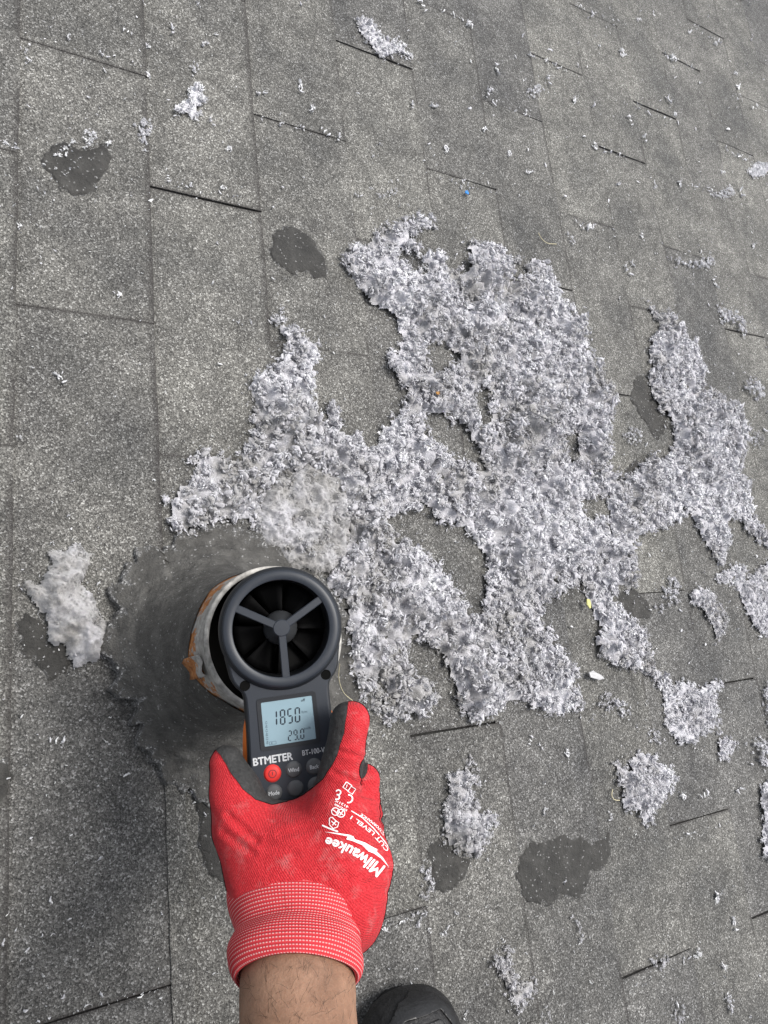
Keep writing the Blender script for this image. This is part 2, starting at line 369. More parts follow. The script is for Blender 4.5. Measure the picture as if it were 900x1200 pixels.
# ------------------------------------------------------------------ vent pipe with cement flashing
PIPE_H = 168.0
pc = back(324, 747, PIPE_H); PR = 55.0
vent = tag(empty('vent_pipe', r2w((pc[0], pc[1], 0))), 'rusty round vent pipe with peeling rim in a dark cement collar', 'vent pipe')
def lathe(name, prof, mat, parent, n=96, wob=0.0, seed=0, smooth=True):
    r = np.random.default_rng(seed); ph = r.uniform(0, 6.28, 6); V = []
    for i in range(n):
        a = 2 * math.pi * i / n; q = 1 + wob * (math.sin(2 * a + ph[0]) * .5 + math.sin(3 * a + ph[1]) * .3 + math.sin(7 * a + ph[2]) * .2 + math.sin(13 * a + ph[3]) * .15)
        for rr, z in prof: V.append((rr * q * math.cos(a) / 1000, rr * q * math.sin(a) / 1000, z / 1000))
    m = len(prof)
    Fq = np.array([(i * m + j, ((i + 1) % n) * m + j, ((i + 1) % n) * m + j + 1, i * m + j + 1) for i in range(n) for j in range(m - 1)])
    return mesh_np(name, V, Fq, mat, parent, smooth)
lathe('pipe_wall', [(PR + 3.0, 60), (PR + 2.2, 95), (PR + 2.6, 118), (PR + 1.6, 132), (PR + .9, 147), (PR, 160), (PR - .4, PIPE_H - 2)], M['pipe'], vent, 144, .006, 3)
lathe('pipe_rim', [(PR - .4, PIPE_H - 5), (PR + .4, PIPE_H - 4), (PR + .5, PIPE_H - .6), (PR - .4, PIPE_H + .2), (PR - 2.4, PIPE_H), (PR - 3.4, PIPE_H - 1.5), (PR - 3.6, PIPE_H - 10)], M['metal'], vent, 144, .004, 3)
lathe('pipe_bore', [(PR - 3.7, PIPE_H - 6), (PR - 4, 60), (PR - 4, 6), (.01, 5)], M['ductin'], vent, 72)
OUT = poly([(208, 630), (192, 646), (166, 650), (142, 668), (126, 695), (138, 716), (131, 742), (120, 766), (130, 790), (121, 812), (142, 824), (150, 846), (166, 856), (168, 878), (186, 890), (190, 914), (205, 906), (214, 928), (238, 934), (300, 985), (370, 960), (425, 880), (432, 800), (415, 730), (372, 668), (330, 640), (285, 622), (240, 622)], 3)
def flashing():
    n, m = 300, 56; V = []; rim = []
    for i in range(n):
        a = 2 * math.pi * i / n; d = np.array([math.cos(a), -math.sin(a)])
        rr = np.linspace(0, 320, 900); Pp = pc + rr[:, None] * d; ins = inside(Pp, OUT); Rb = rr[ins].max() if ins.any() else 90
        Rb = max(Rb, 78) + (fbm(np.array([[a * 60, 3.]]), 9, 2)[0] - .5) * 34 + (fbm(np.array([[a * 60, 9.]]), 2.2, 4)[0] - .5) * 5
        for j in range(m):
            t = j / (m - 1); R0 = PR + 2.4; r_ = R0 + (Rb - R0) * t ** 1.15
            q = (r_ - R0)
            hcone = (129 + 7 * math.sin(a * 2 + .6) + 9 * (fbm(np.array([[a * 40, 1.]]), 9, 3)[0] - .5)) * math.exp(-q / 17.0) * (1 + .07 * math.sin(3 * a + 1) + .05 * math.sin(5 * a))
            rip = (1.5 * math.sin(r_ * .42 + 1.7 * math.sin(a * 2) + 2.2 * fbm(np.array([[a * 30, r_]]), 24, 4)[0] * 3) + 1.1 * math.sin(r_ * .17 + a)) * min(1, q / 12) * (1 - t) ** .6
            z = hcone + 2.9 + rip + 1.6 * (1 - t) + (fbm(np.array([[a * 55, r_]]), 7, 5)[0] - .5) * 3.4 + 2.4 * (fbm(np.array([[a * 22 + r_ * .12, r_ * .8]]), 5, 6)[0] - .5)
            z += surf(pc[0] + r_ * math.cos(a)) * t
            if j == m - 1: z = .4
            V.append((r_ * math.cos(a) / 1000, r_ * math.sin(a) / 1000, z / 1000)); rim.append(t)
    Fq = np.array([(i * m + j, i * m + j + 1, ((i + 1) % n) * m + j + 1, ((i + 1) % n) * m + j) for i in range(n) for j in range(m - 1)])
    return mesh_np('cement_flashing', V, Fq[:, ::-1], M['tar'], vent, attrs={'rim': rim})
flashing()
def flap():
    V = []; n = 7
    for i in range(n):
        a = math.radians(188 + 16 * i / (n - 1)) ; j0 = rng.uniform(-3, 3); j1 = rng.uniform(-2, 2)
        for t in range(4):
            z = 122 + j0 * (1 - t / 3) + t / 3 * (38 + j1); r_ = PR + 3.4 + 2.6 * math.sin(i * 1.1 + t) * .6 + (3 - t) * .5
            V.append((r_ * math.cos(a) / 1000, r_ * math.sin(a) / 1000, z / 1000))
    Fq = np.array([(i * 4 + t, i * 4 + 4 + t, i * 4 + 5 + t, i * 4 + t + 1) for i in range(n - 1) for t in range(3)])
    o = mesh_np('loose_flap', V, Fq, M['pipe'], vent); md = o.modifiers.new('thick', 'SOLIDIFY'); md.thickness = .0009; return o
flap()

# ------------------------------------------------------------------ signed distance bodies
def rcone(a, b, ra, rb): return (np.array(a, float), np.array(b, float), ra, rb)
def sdf_grid(prims, h, pad=14.0, kk=6.0):
    lo = np.min([np.minimum(p[0] - p[2], p[1] - p[3]) for p in prims], 0) - pad; hi = np.max([np.maximum(p[0] + p[2], p[1] + p[3]) for p in prims], 0) + pad
    n = np.ceil((hi - lo) / h).astype(int) + 1; Fd = np.full(n, 60., np.float32); ax = [lo[i] + h * np.arange(n[i]) for i in range(3)]
    for p in prims:
        a, b, ra, rb = p[:4]; k = p[4] if len(p) > 4 else kk
        s = []
        for i in range(3):
            l0 = min(a[i] - ra, b[i] - rb) - k - 10; l1 = max(a[i] + ra, b[i] + rb) + k + 10
            s.append(slice(max(0, int((l0 - lo[i]) / h)), min(n[i], int((l1 - lo[i]) / h) + 2)))
        X, Y, Z = np.meshgrid(ax[0][s[0]], ax[1][s[1]], ax[2][s[2]], indexing='ij')
        Pq = np.stack([X, Y, Z], -1) - a; ba = b - a; t = np.clip((Pq @ ba) / (ba @ ba + 1e-9), 0, 1)
        d = np.linalg.norm(Pq - t[..., None] * ba, axis=-1) - (ra + (rb - ra) * t)
        g = Fd[s[0], s[1], s[2]]; q = np.clip(.5 + .5 * (g - d) / k, 0, 1)
        Fd[s[0], s[1], s[2]] = g * (1 - q) + d * q - k * q * (1 - q)
    return Fd, lo
def nets(Fd, lo, h):
    S = Fd < 0; shp = np.array(Fd.shape) - 1; acc = np.zeros((int(shp.prod()), 3)); cnt = np.zeros(int(shp.prod())); quads = []
    def cid(i, j, k): return (i * shp[1] + j) * shp[2] + k
    for ax in range(3):
        s0 = [slice(None)] * 3; s1 = [slice(None)] * 3; s0[ax] = slice(0, -1); s1[ax] = slice(1, None)
        A = S[tuple(s0)]; B = S[tuple(s1)]; I = np.argwhere(A != B)
        f0 = Fd[tuple(s0)][tuple(I.T)]; f1 = Fd[tuple(s1)][tuple(I.T)]; t = f0 / (f0 - f1)
        P = I.astype(float); P[:, ax] += t; o1, o2 = (ax + 1) % 3, (ax + 2) % 3; cells = []
        for d1, d2 in ((-1, -1), (0, -1), (0, 0), (-1, 0)):
            J = I.copy(); J[:, o1] += d1; J[:, o2] += d2; c = cid(J[:, 0], J[:, 1], J[:, 2]); cells.append(c)
            np.add.at(acc, c, P); np.add.at(cnt, c, 1)
        Q = np.stack(cells, 1); fl = ~A[tuple(I.T)]; Q[fl] = Q[fl][:, ::-1]; quads.append(Q)
    Q = np.concatenate(quads); u, inv = np.unique(Q, return_inverse=True)
    return acc[u] / cnt[u][:, None] * h + lo, inv.reshape(-1, 4)
def relax(V, Q, it=3, lam=.5):
    E = np.concatenate([Q[:, [0, 1]], Q[:, [1, 2]], Q[:, [2, 3]], Q[:, [3, 0]]])
    for _ in range(it):
        a = np.zeros_like(V); c = np.zeros(len(V))
        np.add.at(a, E[:, 0], V[E[:, 1]]); np.add.at(c, E[:, 0], 1); np.add.at(a, E[:, 1], V[E[:, 0]]); np.add.at(c, E[:, 1], 1)
        V = V + lam * (a / c[:, None] - V)
    return V
def vnormals(V, Q):
    n = np.cross(V[Q[:, 2]] - V[Q[:, 0]], V[Q[:, 3]] - V[Q[:, 1]]); a = np.zeros_like(V)
    for i in range(4): np.add.at(a, Q[:, i], n)
    return a / (np.linalg.norm(a, axis=1, keepdims=True) + 1e-12)
def split(V, Q, c, N):
    """cut the quads along c = 0; returns (V, N, tris with c<0, tris with c>0)"""
    T = np.concatenate([Q[:, [0, 1, 2]], Q[:, [0, 2, 3]]]); s = c > 0; k = s[T].sum(1)
    neg = [T[k == 0]]; posi = [T[k == 3]]; V = list(V); N = list(N); cut = {}; ln, lp = [], []
    def ed(a, b):
        key = (min(a, b), max(a, b))
        if key not in cut:
            t = c[a] / (c[a] - c[b]); cut[key] = len(V); V.append(V[a] + t * (V[b] - V[a])); N.append(N[a] + t * (N[b] - N[a]))
        return cut[key]
    for tri in T[(k > 0) & (k < 3)]:
        pos_ = s[tri]; maj = pos_.sum() == 1
        i = int(np.argmax(pos_ if maj else ~pos_)); a, b, d = int(tri[i]), int(tri[(i + 1) % 3]), int(tri[(i + 2) % 3])
        e, f = ed(a, b), ed(a, d); one = [(a, e, f)]; two = [(e, b, d), (e, d, f)]
        (lp if maj else ln).extend(one); (ln if maj else lp).extend(two)
    z = lambda L: np.array(L, int).reshape(-1, 3)
    return np.array(V), np.array(N), np.concatenate(neg + [z(ln)]), np.concatenate(posi + [z(lp)])
def compact(V, T):
    u, inv = np.unique(T, return_inverse=True); return V[u], inv.reshape(T.shape)

# ------------------------------------------------------------------ person: glove, arm, boots, clothes
person = tag(empty('person', r2w((160, 1300, 0))), 'person reaching in with a red work glove, bare forearm and black boot', 'person')
pinv = np.array(person.location)
def own(name, Vw, F, mat, parent, **kw):          # child of the person, world vertices -> person space
    return mesh_np(name, np.asarray(Vw) - pinv, F, mat, parent, **kw)
def chain(*pts, k=None):
    out = []
    for (x, y, d, r), (x2, y2, d2, r2) in zip(pts[:-1], pts[1:]):
        p = rcone(cp(x, y, d), cp(x2, y2, d2), r, r2); out.append(p + ((k,) if k else ()))
    return out
GL = []
GL += chain((316, 1046, 410, 24), (286, 968, 426, 18), k=12)
GL += chain((286, 968, 426, 17), (276, 930, 432, 14), (265, 894, 440, 10.5), k=8)
GL += chain((345, 1005, 420, 27), (350, 1065, 406, 26), k=14)
GL += chain((388, 1062, 406, 23), (394, 952, 424, 17.5), k=12)
GL += chain((402, 1062, 410, 22), (414, 972, 430, 17), k=12)
GL += chain((410, 1076, 416, 17.5), (431, 1012, 432, 15.5), k=12)
GL += chain((290, 958, 432, 12), (318, 966, 436, 11), (345, 966, 436, 11), (374, 952, 434, 12), (394, 934, 430, 13), k=8)
GL += chain((391, 946, 424, 14), (411, 845, 436, 11.3), (409, 868, 474, 10.5), (384, 902, 506, 9), k=4)
GL += chain((416, 972, 430, 16), (427, 915, 452, 9.5), (424, 926, 488, 10), (388, 940, 508, 9), k=4)
GL += chain((428, 1004, 432, 14), (426, 950, 458, 11), (424, 960, 492, 10), (392, 968, 510, 9), k=4)
GL += chain((430, 1030, 438, 12), (430, 1008, 466, 10), (404, 1002, 500, 8.5), k=4)
h = 1.15
Fd, lo = sdf_grid(GL, h); GV, GQ = nets(Fd, lo, h); GV = relax(GV, GQ, 4)
n_ = vnormals(GV, GQ)
cr = fbm(GV[:, :2] + GV[:, 2:3], 13, 3) - .5
GV = GV + n_ * (cr * 1.5)[:, None]
qx = 450 + F_PX * GV[:, 0] / GV[:, 2]; qy = 600 + F_PX * GV[:, 1] / GV[:, 2]
for x0, y0, x1, y1, amp, wd in ((268, 955, 300, 985, 1.0, 4), (262, 975, 296, 1000, .8, 4), (300, 985, 345, 1000, .5, 5), (392, 905, 420, 918, .8, 3), (398, 880, 424, 888, .8, 3), (405, 925, 440, 935, 1.0, 3), (420, 955, 452, 962, .9, 3.5), (330, 978, 395, 962, .5, 5), (425, 1040, 455, 1020, .8, 4), (400, 1025, 450, 1045, .7, 5)):
    dx, dy = x1 - x0, y1 - y0; t_ = np.clip(((qx - x0) * dx + (qy - y0) * dy) / (dx * dx + dy * dy), 0, 1); dd = np.hypot(qx - x0 - t_ * dx, qy - y0 - t_ * dy)
    GV = GV - n_ * (amp * (np.exp(-(dd / wd) ** 2) - .6 * np.exp(-((dd - 1.9 * wd) / wd) ** 2)))[:, None]
n_ = vnormals(GV, GQ)
px = np.column_stack([450 + F_PX * GV[:, 0] / GV[:, 2], 600 + F_PX * GV[:, 1] / GV[:, 2]])
UP = np.array([(236, 860), (258, 884), (264, 893), (270, 905), (284, 924), (299, 937), (318, 943), (335, 940), (357, 931), (378, 914), (393, 891), (403, 860), (408, 823), (408, 800), (236, 800)], float)
sgn = np.where(inside(px, UP), 1, -1) * edge_dist(px, UP) / 1.87
view = -(n_ * GV).sum(1) / np.linalg.norm(GV, axis=1)
coat = np.maximum(np.where(px[:, 1] < 960, sgn, -20), (-.13 - view) * 12)
hole_ = 1.0 - np.hypot((px[:, 0] - 426 + (px[:, 1] - 900) * .1) / 5.0, (px[:, 1] - 901) / 11.5); coat = np.maximum(coat, hole_ * 3)
coat = coat + (fbm(px, 9, 1) - .5) * .9
SV, SN, Tr, Tb = split(GV, GQ, coat, n_)
v1, t1 = compact(SV, Tr); glove = own('glove', c2w(v1), t1, M['knit'], person)
v2, t2 = compact(SV + SN * .55, Tb); own('palm_coating', c2w(v2), t2, M['nitrile'], glove)
glove_bvh = BVHTree.FromPolygons([Vector(v) for v in c2w(SV)], [tuple(map(int, t)) for t in np.concatenate([Tr, Tb])])
# cuff: rings across the forearm axis
axis = np.array([.02, .52, -.85]); axis /= np.linalg.norm(axis); e1 = np.array([1., 0, 0]); e1 -= axis * (e1 @ axis); e1 /= np.linalg.norm(e1); e2 = np.cross(e1, axis); e2 = e2 if e2[1] < 0 else -e2
RINGS = [(349, 1042, 411, 81.5, 25.2), (348.5, 1050, 408, 82.5, 26), (349, 1062, 403, 82.5, 26.2), (349, 1075, 397, 79, 26), (349, 1086, 392, 75, 25), (348.5, 1095, 387, 73, 24.2),
         (347, 1102, 383, 74.5, 25.4), (346, 1112, 379, 78, 27.6), (346, 1124, 374, 79.5, 28.6), (346, 1136, 370, 78.5, 28.6), (346.5, 1144, 367, 75.5, 27.6), (347, 1147, 366, 71.5, 26), (347.5, 1144, 368, 68.5, 25), (348, 1130, 374, 65.5, 24.5)]
def catmull(R, sub):
    R = np.array(R, float); out = []
    for i in range(len(R) - 1):
        p0, p1, p2, p3 = R[max(i - 1, 0)], R[i], R[i + 1], R[min(i + 2, len(R) - 1)]
        for s in range(sub):
            t = s / sub; out.append(.5 * (2 * p1 + (p2 - p0) * t + (2 * p0 - 5 * p1 + 4 * p2 - p3) * t * t + (3 * p1 - p0 - 3 * p2 + p3) * t ** 3))
    return np.array(out + [R[-1]])
def cuff():
    R = catmull(RINGS, 9); n = 200; V, uv = [], []; L = 0; prev = None
    for q, (x, y, d, hw, b) in enumerate(R):
        c = cp(x, y, d); a = hw / F_PX * d
        if prev is not None: L += np.linalg.norm(c + e2 * b - prev)
        prev = c + e2 * b
        for i in range(n + 1):
            th = 2 * math.pi * i / n; w_ = 1 + .012 * math.sin(3 * th + q * .09) + .008 * math.sin(5 * th - q * .13)
            fold = .9 * math.sin(q * .55 + 2 * math.sin(th * 2)) * (1 if 34 < q < 62 else 0) * max(0, math.cos(th)) ** 2
            V.append(c + e1 * (a * w_ + fold) * math.cos(th) + e2 * (b * w_ + fold) * math.sin(th)); uv.append((i / n * 128, L / 2.0))
    m = n + 1; k = len(R)
    Fq = np.array([(q * m + i, q * m + i + 1, (q + 1) * m + i + 1, (q + 1) * m + i) for q in range(k - 1) for i in range(n)])
    return own('cuff', c2w(np.array(V)), Fq, M['cuff'], glove, uv=np.array(uv))
cuff()
# body (one surface) : forearm, upper arms, torso, neck, head, left hand, legs; all but the forearm unseen, added to shade the lower left. Roof frame, mm
def c2r(P): W_ = c2w(P); return np.array([W_[0], -W_[1], W_[2]]) * 1000
wr, wm = c2r(cp(349, 1085, 398)), c2r(cp(349, 1150, 371)); el = c2r(np.array([-16, 362, 168.]))
sh_r, sh_l = np.array([140, 1080, 705.]), np.array([-210, 1090, 705.]); neck = np.array([-45, 1040, 765.]); head = np.array([-60, 960, 875.])
hipc = np.array([70, 1420, 330.]); el_l = np.array([-300, 900, 600.]); wr_l = np.array([-140, 830, 800.])
kn_r, kn_l = np.array([380, 1150, 430.]), np.array([-120, 1040, 430.]); an_r, an_l = np.array([372, 1262, 105.]), np.array([-100, 1200, 105.])
BODY = [rcone(wr, wm, 27.5, 28.5) + (8,), rcone(wm, (wm * .4 + el * .6), 28.5, 38) + (12,), rcone((wm * .4 + el * .6), el, 38, 40) + (12,), rcone(el, sh_r, 42, 52) + (20,),
        rcone(sh_r, neck, 55, 50) + (30,), rcone(sh_l, neck, 55, 50) + (30,), rcone(neck + [0, 60, -40], hipc, 120, 130) + (40,), rcone(neck, head, 52, 58) + (20,),
        rcone(head, head + [0, 25, 40], 76, 84) + (15,), rcone(head + [0, -40, -50], head + [0, -20, -10], 40, 55) + (15,), rcone(head + [0, -82, -8], head + [0, -74, 22], 13, 8) + (8,),
        rcone(head + [-82, 10, 0], head + [-82, 12, 25], 9, 12) + (5,), rcone(head + [82, 10, 0], head + [82, 12, 25], 9, 12) + (5,),
        rcone(sh_l, el_l, 52, 42) + (20,), rcone(el_l, wr_l, 40, 28) + (12,), rcone(wr_l, wr_l + [30, -50, 20], 27, 30) + (10,)]
for f_ in range(4): b0 = wr_l + [22 + f_ * 8, -62 + f_ * 10, 32 - f_ * 16]; BODY.append(rcone(b0, b0 + [48, -4, 2], 10, 8) + (4,))
BODY.append(rcone(wr_l + [10, -35, 0], wr_l + [50, -70, -30], 13, 9) + (5,))
for kn, an, s_ in ((kn_r, an_r, 75), (kn_l, an_l, -75)):
    BODY += [rcone(hipc + [s_, 0, -10], kn, 85, 60) + (20,), rcone(kn, an, 58, 42) + (20,)]
Fd, lo = sdf_grid(BODY, 6.5, 30, 15); BV, BQ = nets(Fd, lo, 6.5); BV = relax(BV, BQ, 2)
own('body', r2w(BV), BQ[:, ::-1], M['skin'], person)
def arm_hair():
    r = np.random.default_rng(9); ax_ = (el - wm) / np.linalg.norm(el - wm); t = (BV - wm) @ ax_; rad = np.linalg.norm(BV - wm - t[:, None] * ax_, axis=1)
    nb = vnormals(BV, BQ); I = np.nonzero((t > -30) & (t < 150) & (rad < 50))[0]; I = r.choice(I, 2000); p = BV[I] + r.normal(0, 1.6, (2000, 3)); n_ = nb[I]
    d = ax_ * -.55 + r.normal(0, .42, (2000, 3)); d -= n_ * (d * n_).sum(1)[:, None]; d /= np.linalg.norm(d, axis=1, keepdims=True); L = r.uniform(4, 10, 2000)[:, None]; sd_ = np.cross(d, n_) * .06
    p0 = p - n_ * .6; p1 = p + d * L * .5 + n_ * 1.5; p2 = p + d * L + n_ * .9; V = np.stack([p0 - sd_, p0 + sd_, p1 + sd_, p1 - sd_, p2], 1).reshape(-1, 3)
    Fq = (np.array([[0, 1, 2], [0, 2, 3], [3, 2, 4]])[None] + (np.arange(2000) * 5)[:, None, None]).reshape(-1, 3)
    o = own('arm_hair', r2w(V), Fq, M['hair'], bpy.data.objects['body']); o['kind'] = 'stuff'
arm_hair()
JK = [rcone(el * .75 + sh_r * .25, sh_r, 54, 66) + (20,), rcone(sh_r, neck, 68, 60) + (30,), rcone(sh_l, neck, 68, 60) + (30,), rcone(neck + [0, 60, -40], hipc, 135, 146) + (40,),  # unseen jacket, trousers and cap, added with the body for its shade
      rcone(sh_l, el_l, 64, 54) + (20,), rcone(el_l, el_l * .35 + wr_l * .65, 54, 44) + (12,)]
Fd, lo = sdf_grid(JK, 9.0, 40, 20); JV, JQ = nets(Fd, lo, 9.0); own('jacket', r2w(relax(JV, JQ, 2)), JQ[:, ::-1], M['cloth'], person)
TR = []
for kn, an, s_ in ((kn_r, an_r, 75), (kn_l, an_l, -75)): TR += [rcone(hipc + [s_, 0, -10], kn, 98, 72) + (20,), rcone(kn, an + [0, 10, 30], 72, 62) + (20,)]
Fd, lo = sdf_grid(TR, 9.0, 40, 20); TV, TQ = nets(Fd, lo, 9.0); own('trousers', r2w(relax(TV, TQ, 2)), TQ[:, ::-1], M['cloth'], person)
CAPP = [rcone(head + [0, 22, 62], head + [0, 28, 74], 88, 84) + (10,), rcone(head + [0, -80, 62], head + [0, -130, 52], 40, 30) + (10,)]
Fd, lo = sdf_grid(CAPP, 6.0, 30, 10); CV, CQ = nets(Fd, lo, 6.0); own('cap', r2w(CV), CQ[:, ::-1], M['cap'], person)
# boots
def boot(toe, ang, fine):
    ca, sa = math.cos(ang), math.sin(ang)
    def pl(P): P = np.asarray(P, float); return np.column_stack([toe[0] + P[:, 0] * ca - P[:, 1] * sa, toe[1] + P[:, 0] * sa + P[:, 1] * ca, P[:, 2]])
    PR_ = [rcone((-16, 36, 32), (16, 36, 32), 32, 32) + (26,), rcone((0, 40, 32), (0, 115, 48), 32, 38) + (26,), rcone((-17, 76, 32), (16, 76, 32), 32, 32) + (26,), rcone((0, 110, 48), (0, 180, 62), 40, 44) + (16,),
           rcone((0, 180, 60), (0, 255, 55), 40, 36) + (14,), rcone((0, 215, 70), (0, 240, 190), 48, 52) + (14,)]
    hh = 2.4 if fine else 6.0; Fd, lo = sdf_grid(PR_, hh, 12, 10); V, Q = nets(Fd, lo, hh); V = relax(V, Q, 10 if fine else 2); V[:, 2] = np.maximum(V[:, 2], 19)
    N = vnormals(V, Q)
    A = np.array([(-40, 28), (-32, 14), (-18, 4), (0, 0), (18, 4), (32, 14), (40, 28), (44, 60), (33, 62), (30, 30), (19, 13), (-19, 13), (-30, 30), (-33, 62), (-44, 60)], float)
    B = np.array([(-24, 30), (-15, 18), (15, 18), (24, 30), (27, 66), (-27, 66)], float)
    c = np.maximum(np.where(inside(V[:, :2], A), 1, -1) * edge_dist(V[:, :2], A), np.where(inside(V[:, :2], B), 1, -1) * edge_dist(V[:, :2], B)); c = np.where(V[:, 2] > 26, c, -5)
    V2, N2, T0, T1 = split(V, Q, c, N)
    a_, t_ = compact(pl(V2), T0); o = own('boot', r2w(a_), t_[:, ::-1], M['boot'], person)
    a_, t_ = compact(pl(V2 + N2 * 1.9), T1); p_ = own('toe_overlay', r2w(a_), t_[:, ::-1], M['bootgloss'], o)
    md = p_.modifiers.new('thick', 'SOLIDIFY'); md.thickness = .0026; md.offset = -1
    n = 72; out = []
    for i in range(n):
        t = 2 * math.pi * i / n; y = 145 - 139 * math.cos(t); wdt = 46 if y < 110 else 40
        out.append((wdt * math.copysign(abs(math.sin(t)) ** .72, math.sin(t)), y))
    Vs = [(x * s_, 145 + (y - 145) * s_, z) for z, s_ in ((4, .97), (6, 1.0), (20, 1.0), (24, .985), (25, .9)) for x, y in out]
    Fs = [(r_ * n + i, r_ * n + (i + 1) % n, (r_ + 1) * n + (i + 1) % n, (r_ + 1) * n + i) for r_ in range(4) for i in range(n)] + [tuple(range(n))[::-1], tuple(range(4 * n, 5 * n))]
    own('sole', r2w(pl(Vs)), [f[::-1] for f in Fs], M['sole'], o)
bt = back(472, 1157, 26)
boot(bt, math.radians(2), True); boot((-95, bt[1] - 55), math.radians(-6), False)

# ------------------------------------------------------------------ print on the glove (laid on its surface)
def text_mesh(s, size=1.0, bold=0.0, shear=0.0, align='LEFT', space=1.0):
    cu = bpy.data.curves.new('t', 'FONT'); cu.body = s; cu.size = size; cu.offset = bold; cu.shear = shear; cu.align_x = align; cu.space_character = space; cu.resolution_u = 3
    o = bpy.data.objects.new('t', cu); COL.objects.link(o); dg = bpy.context.evaluated_depsgraph_get(); dg.update()
    me = bpy.data.meshes.new_from_object(o.evaluated_get(dg)); bpy.data.objects.remove(o); bpy.data.curves.remove(cu)
    V = np.array([v.co[:] for v in me.vertices]) if len(me.vertices) else np.zeros((0, 3)); Fc = [tuple(p.vertices) for p in me.polygons]; bpy.data.meshes.remove(me); return V, Fc
def embolden(V, Fc, b):
    if b <= 0 or not len(V): return V, Fc
    n = len(V); O = [(-b, 0), (b, 0), (0, b), (0, -b)]
    return np.concatenate([V + [dx, dy, .002 * i] for i, (dx, dy) in enumerate(O)]), [tuple(q + n * i for q in f) for i in range(4) for f in Fc]
def on_glove(name, V2, Fc, mat=None):              # V2: picture-plane points, cast onto the glove
    bm = bmesh.new(); vs = [bm.verts.new((x, y, 0)) for x, y in V2]
    for f in Fc:
        try: bm.faces.new([vs[i] for i in f])
        except ValueError: pass
    bmesh.ops.triangulate(bm, faces=bm.faces[:])
    for _ in range(2):
        long = [e for e in bm.edges if e.calc_length() > 3.0]
        if long: bmesh.ops.subdivide_edges(bm, edges=long, cuts=1); bmesh.ops.triangulate(bm, faces=[f for f in bm.faces if len(f.verts) > 3])
    bad = []
    for v in bm.verts:
        d = Vector((cp(v.co.x, v.co.y, 1.0) @ MR.T).tolist()).normalized(); hit = glove_bvh.ray_cast(Vector(CW.tolist()), d)
        if hit[0] is None: bad.append(v); continue
        v.co = hit[0] - d * (.00035 + .00004 * random.random()) - Vector(pinv)
    bmesh.ops.delete(bm, geom=bad, context='VERTS')
    return bm_obj(name, bm, mat or M['logo'], glove)
def arc_text(name, s, pts, height, bold=0, shear=0, hs=None):
    """lettering along a curve of picture points, reading from pts[0] to pts[-1]; the letters stand to the reader's up"""
    V, Fc = text_mesh(s, 1.0, 0, shear); V, Fc = embolden(V, Fc, bold); w_ = V[:, 0].max() - V[:, 0].min(); x0 = V[:, 0].min()
    C = catmull([p + (0,) for p in pts], 20)[:, :2]; seg = np.r_[0, np.cumsum(np.hypot(*np.diff(C, axis=0).T))]
    u = (V[:, 0] - x0) / w_ * seg[-1]; cx = np.interp(u, seg, C[:, 0]); cy = np.interp(u, seg, C[:, 1])
    T = np.gradient(C, axis=0); tx = np.interp(u, seg, T[:, 0]); ty = np.interp(u, seg, T[:, 1]); q = np.hypot(tx, ty); tx /= q; ty /= q
    hh = height if hs is None else np.interp(u / seg[-1], [0, 1], hs)
    return on_glove(name, np.column_stack([cx + ty * V[:, 1] * hh, cy - tx * V[:, 1] * hh]), Fc)
def strokes(name, lines, width):
    V, Fc = [], []
    for pts in lines:
        p = np.array(pts, float); d = np.gradient(p, axis=0); d /= np.hypot(*d.T)[:, None] + 1e-9; nn = np.column_stack([-d[:, 1], d[:, 0]]) * width / 2; b = len(V)
        for a, n2 in zip(p, nn): V += [a + n2, a - n2]
        Fc += [(b + 2 * i, b + 2 * i + 1, b + 2 * i + 3, b + 2 * i + 2) for i in range(len(p) - 1)]
    return on_glove(name, np.array(V), Fc)
z4 = lambda x, y: (360 + x / 6.667, 880 + y / 6.667)
arc_text('brand_lettering', 'Milwaukee', [z4(612, 905), z4(520, 845), z4(420, 780), z4(300, 722), z4(150, 672)], 12, .028, .12, (23, 15))
bolt = [z4(*p) for p in ((135, 632), (230, 640), (330, 655), (362, 668), (372, 690), (450, 715), (520, 755), (548, 768), (545, 788), (590, 830), (640, 910), (575, 838), (520, 800), (480, 785), (492, 765), (430, 735), (350, 702), (305, 690), (318, 668), (240, 652))]
on_glove('lightning_mark', np.array(bolt), [tuple(range(len(bolt)))])
arc_text('print_lettering', 'CUT LEVEL 1', [z4(640, 770), z4(560, 670), z4(480, 595), z4(350, 505)], 6.4, .012, 0)
strokes('print_rule', [[z4(345, 468), z4(430, 520), z4(520, 605), z4(600, 700), z4(658, 782)]], 1.1)
arc_text('print_lettering', 'PERFORMANCE', [z4(612, 652), z4(560, 590), z4(500, 540), z4(425, 488)], 4.2, .02, 0)
def circ(c, r, a0=0, a1=360, n=18): return [(c[0] + r * math.cos(math.radians(a0 + (a1 - a0) * i / n)), c[1] + r * math.sin(math.radians(a0 + (a1 - a0) * i / n))) for i in range(n + 1)]
def rect(cx, cy, hw, hh, rot):
    c, s = math.cos(rot), math.sin(rot); P = [(-hw, -hh), (hw, -hh), (hw, hh), (-hw, hh), (-hw, -hh)]; return [(cx + x * c - y * s, cy + x * s + y * c) for x, y in P]
strokes('care_symbol', [rect(407, 921.5, 3.8, 3.8, .6), rect(412.2, 926, 3.2, 3.6, .6), [(407, 919.5), (405.5, 923.5)]], 1.1)
strokes('conformity_mark', [circ((396.5, 928.5), 2.8, -160, 80, 9), circ((395, 934), 2.8, -100, 130, 9), circ((408.5, 936), 4.6, -95, 110, 12)], 1.6)
arc_text('print_lettering', '4121X', [(409, 945), (401.5, 941), (393, 937)], 3.8, .02)
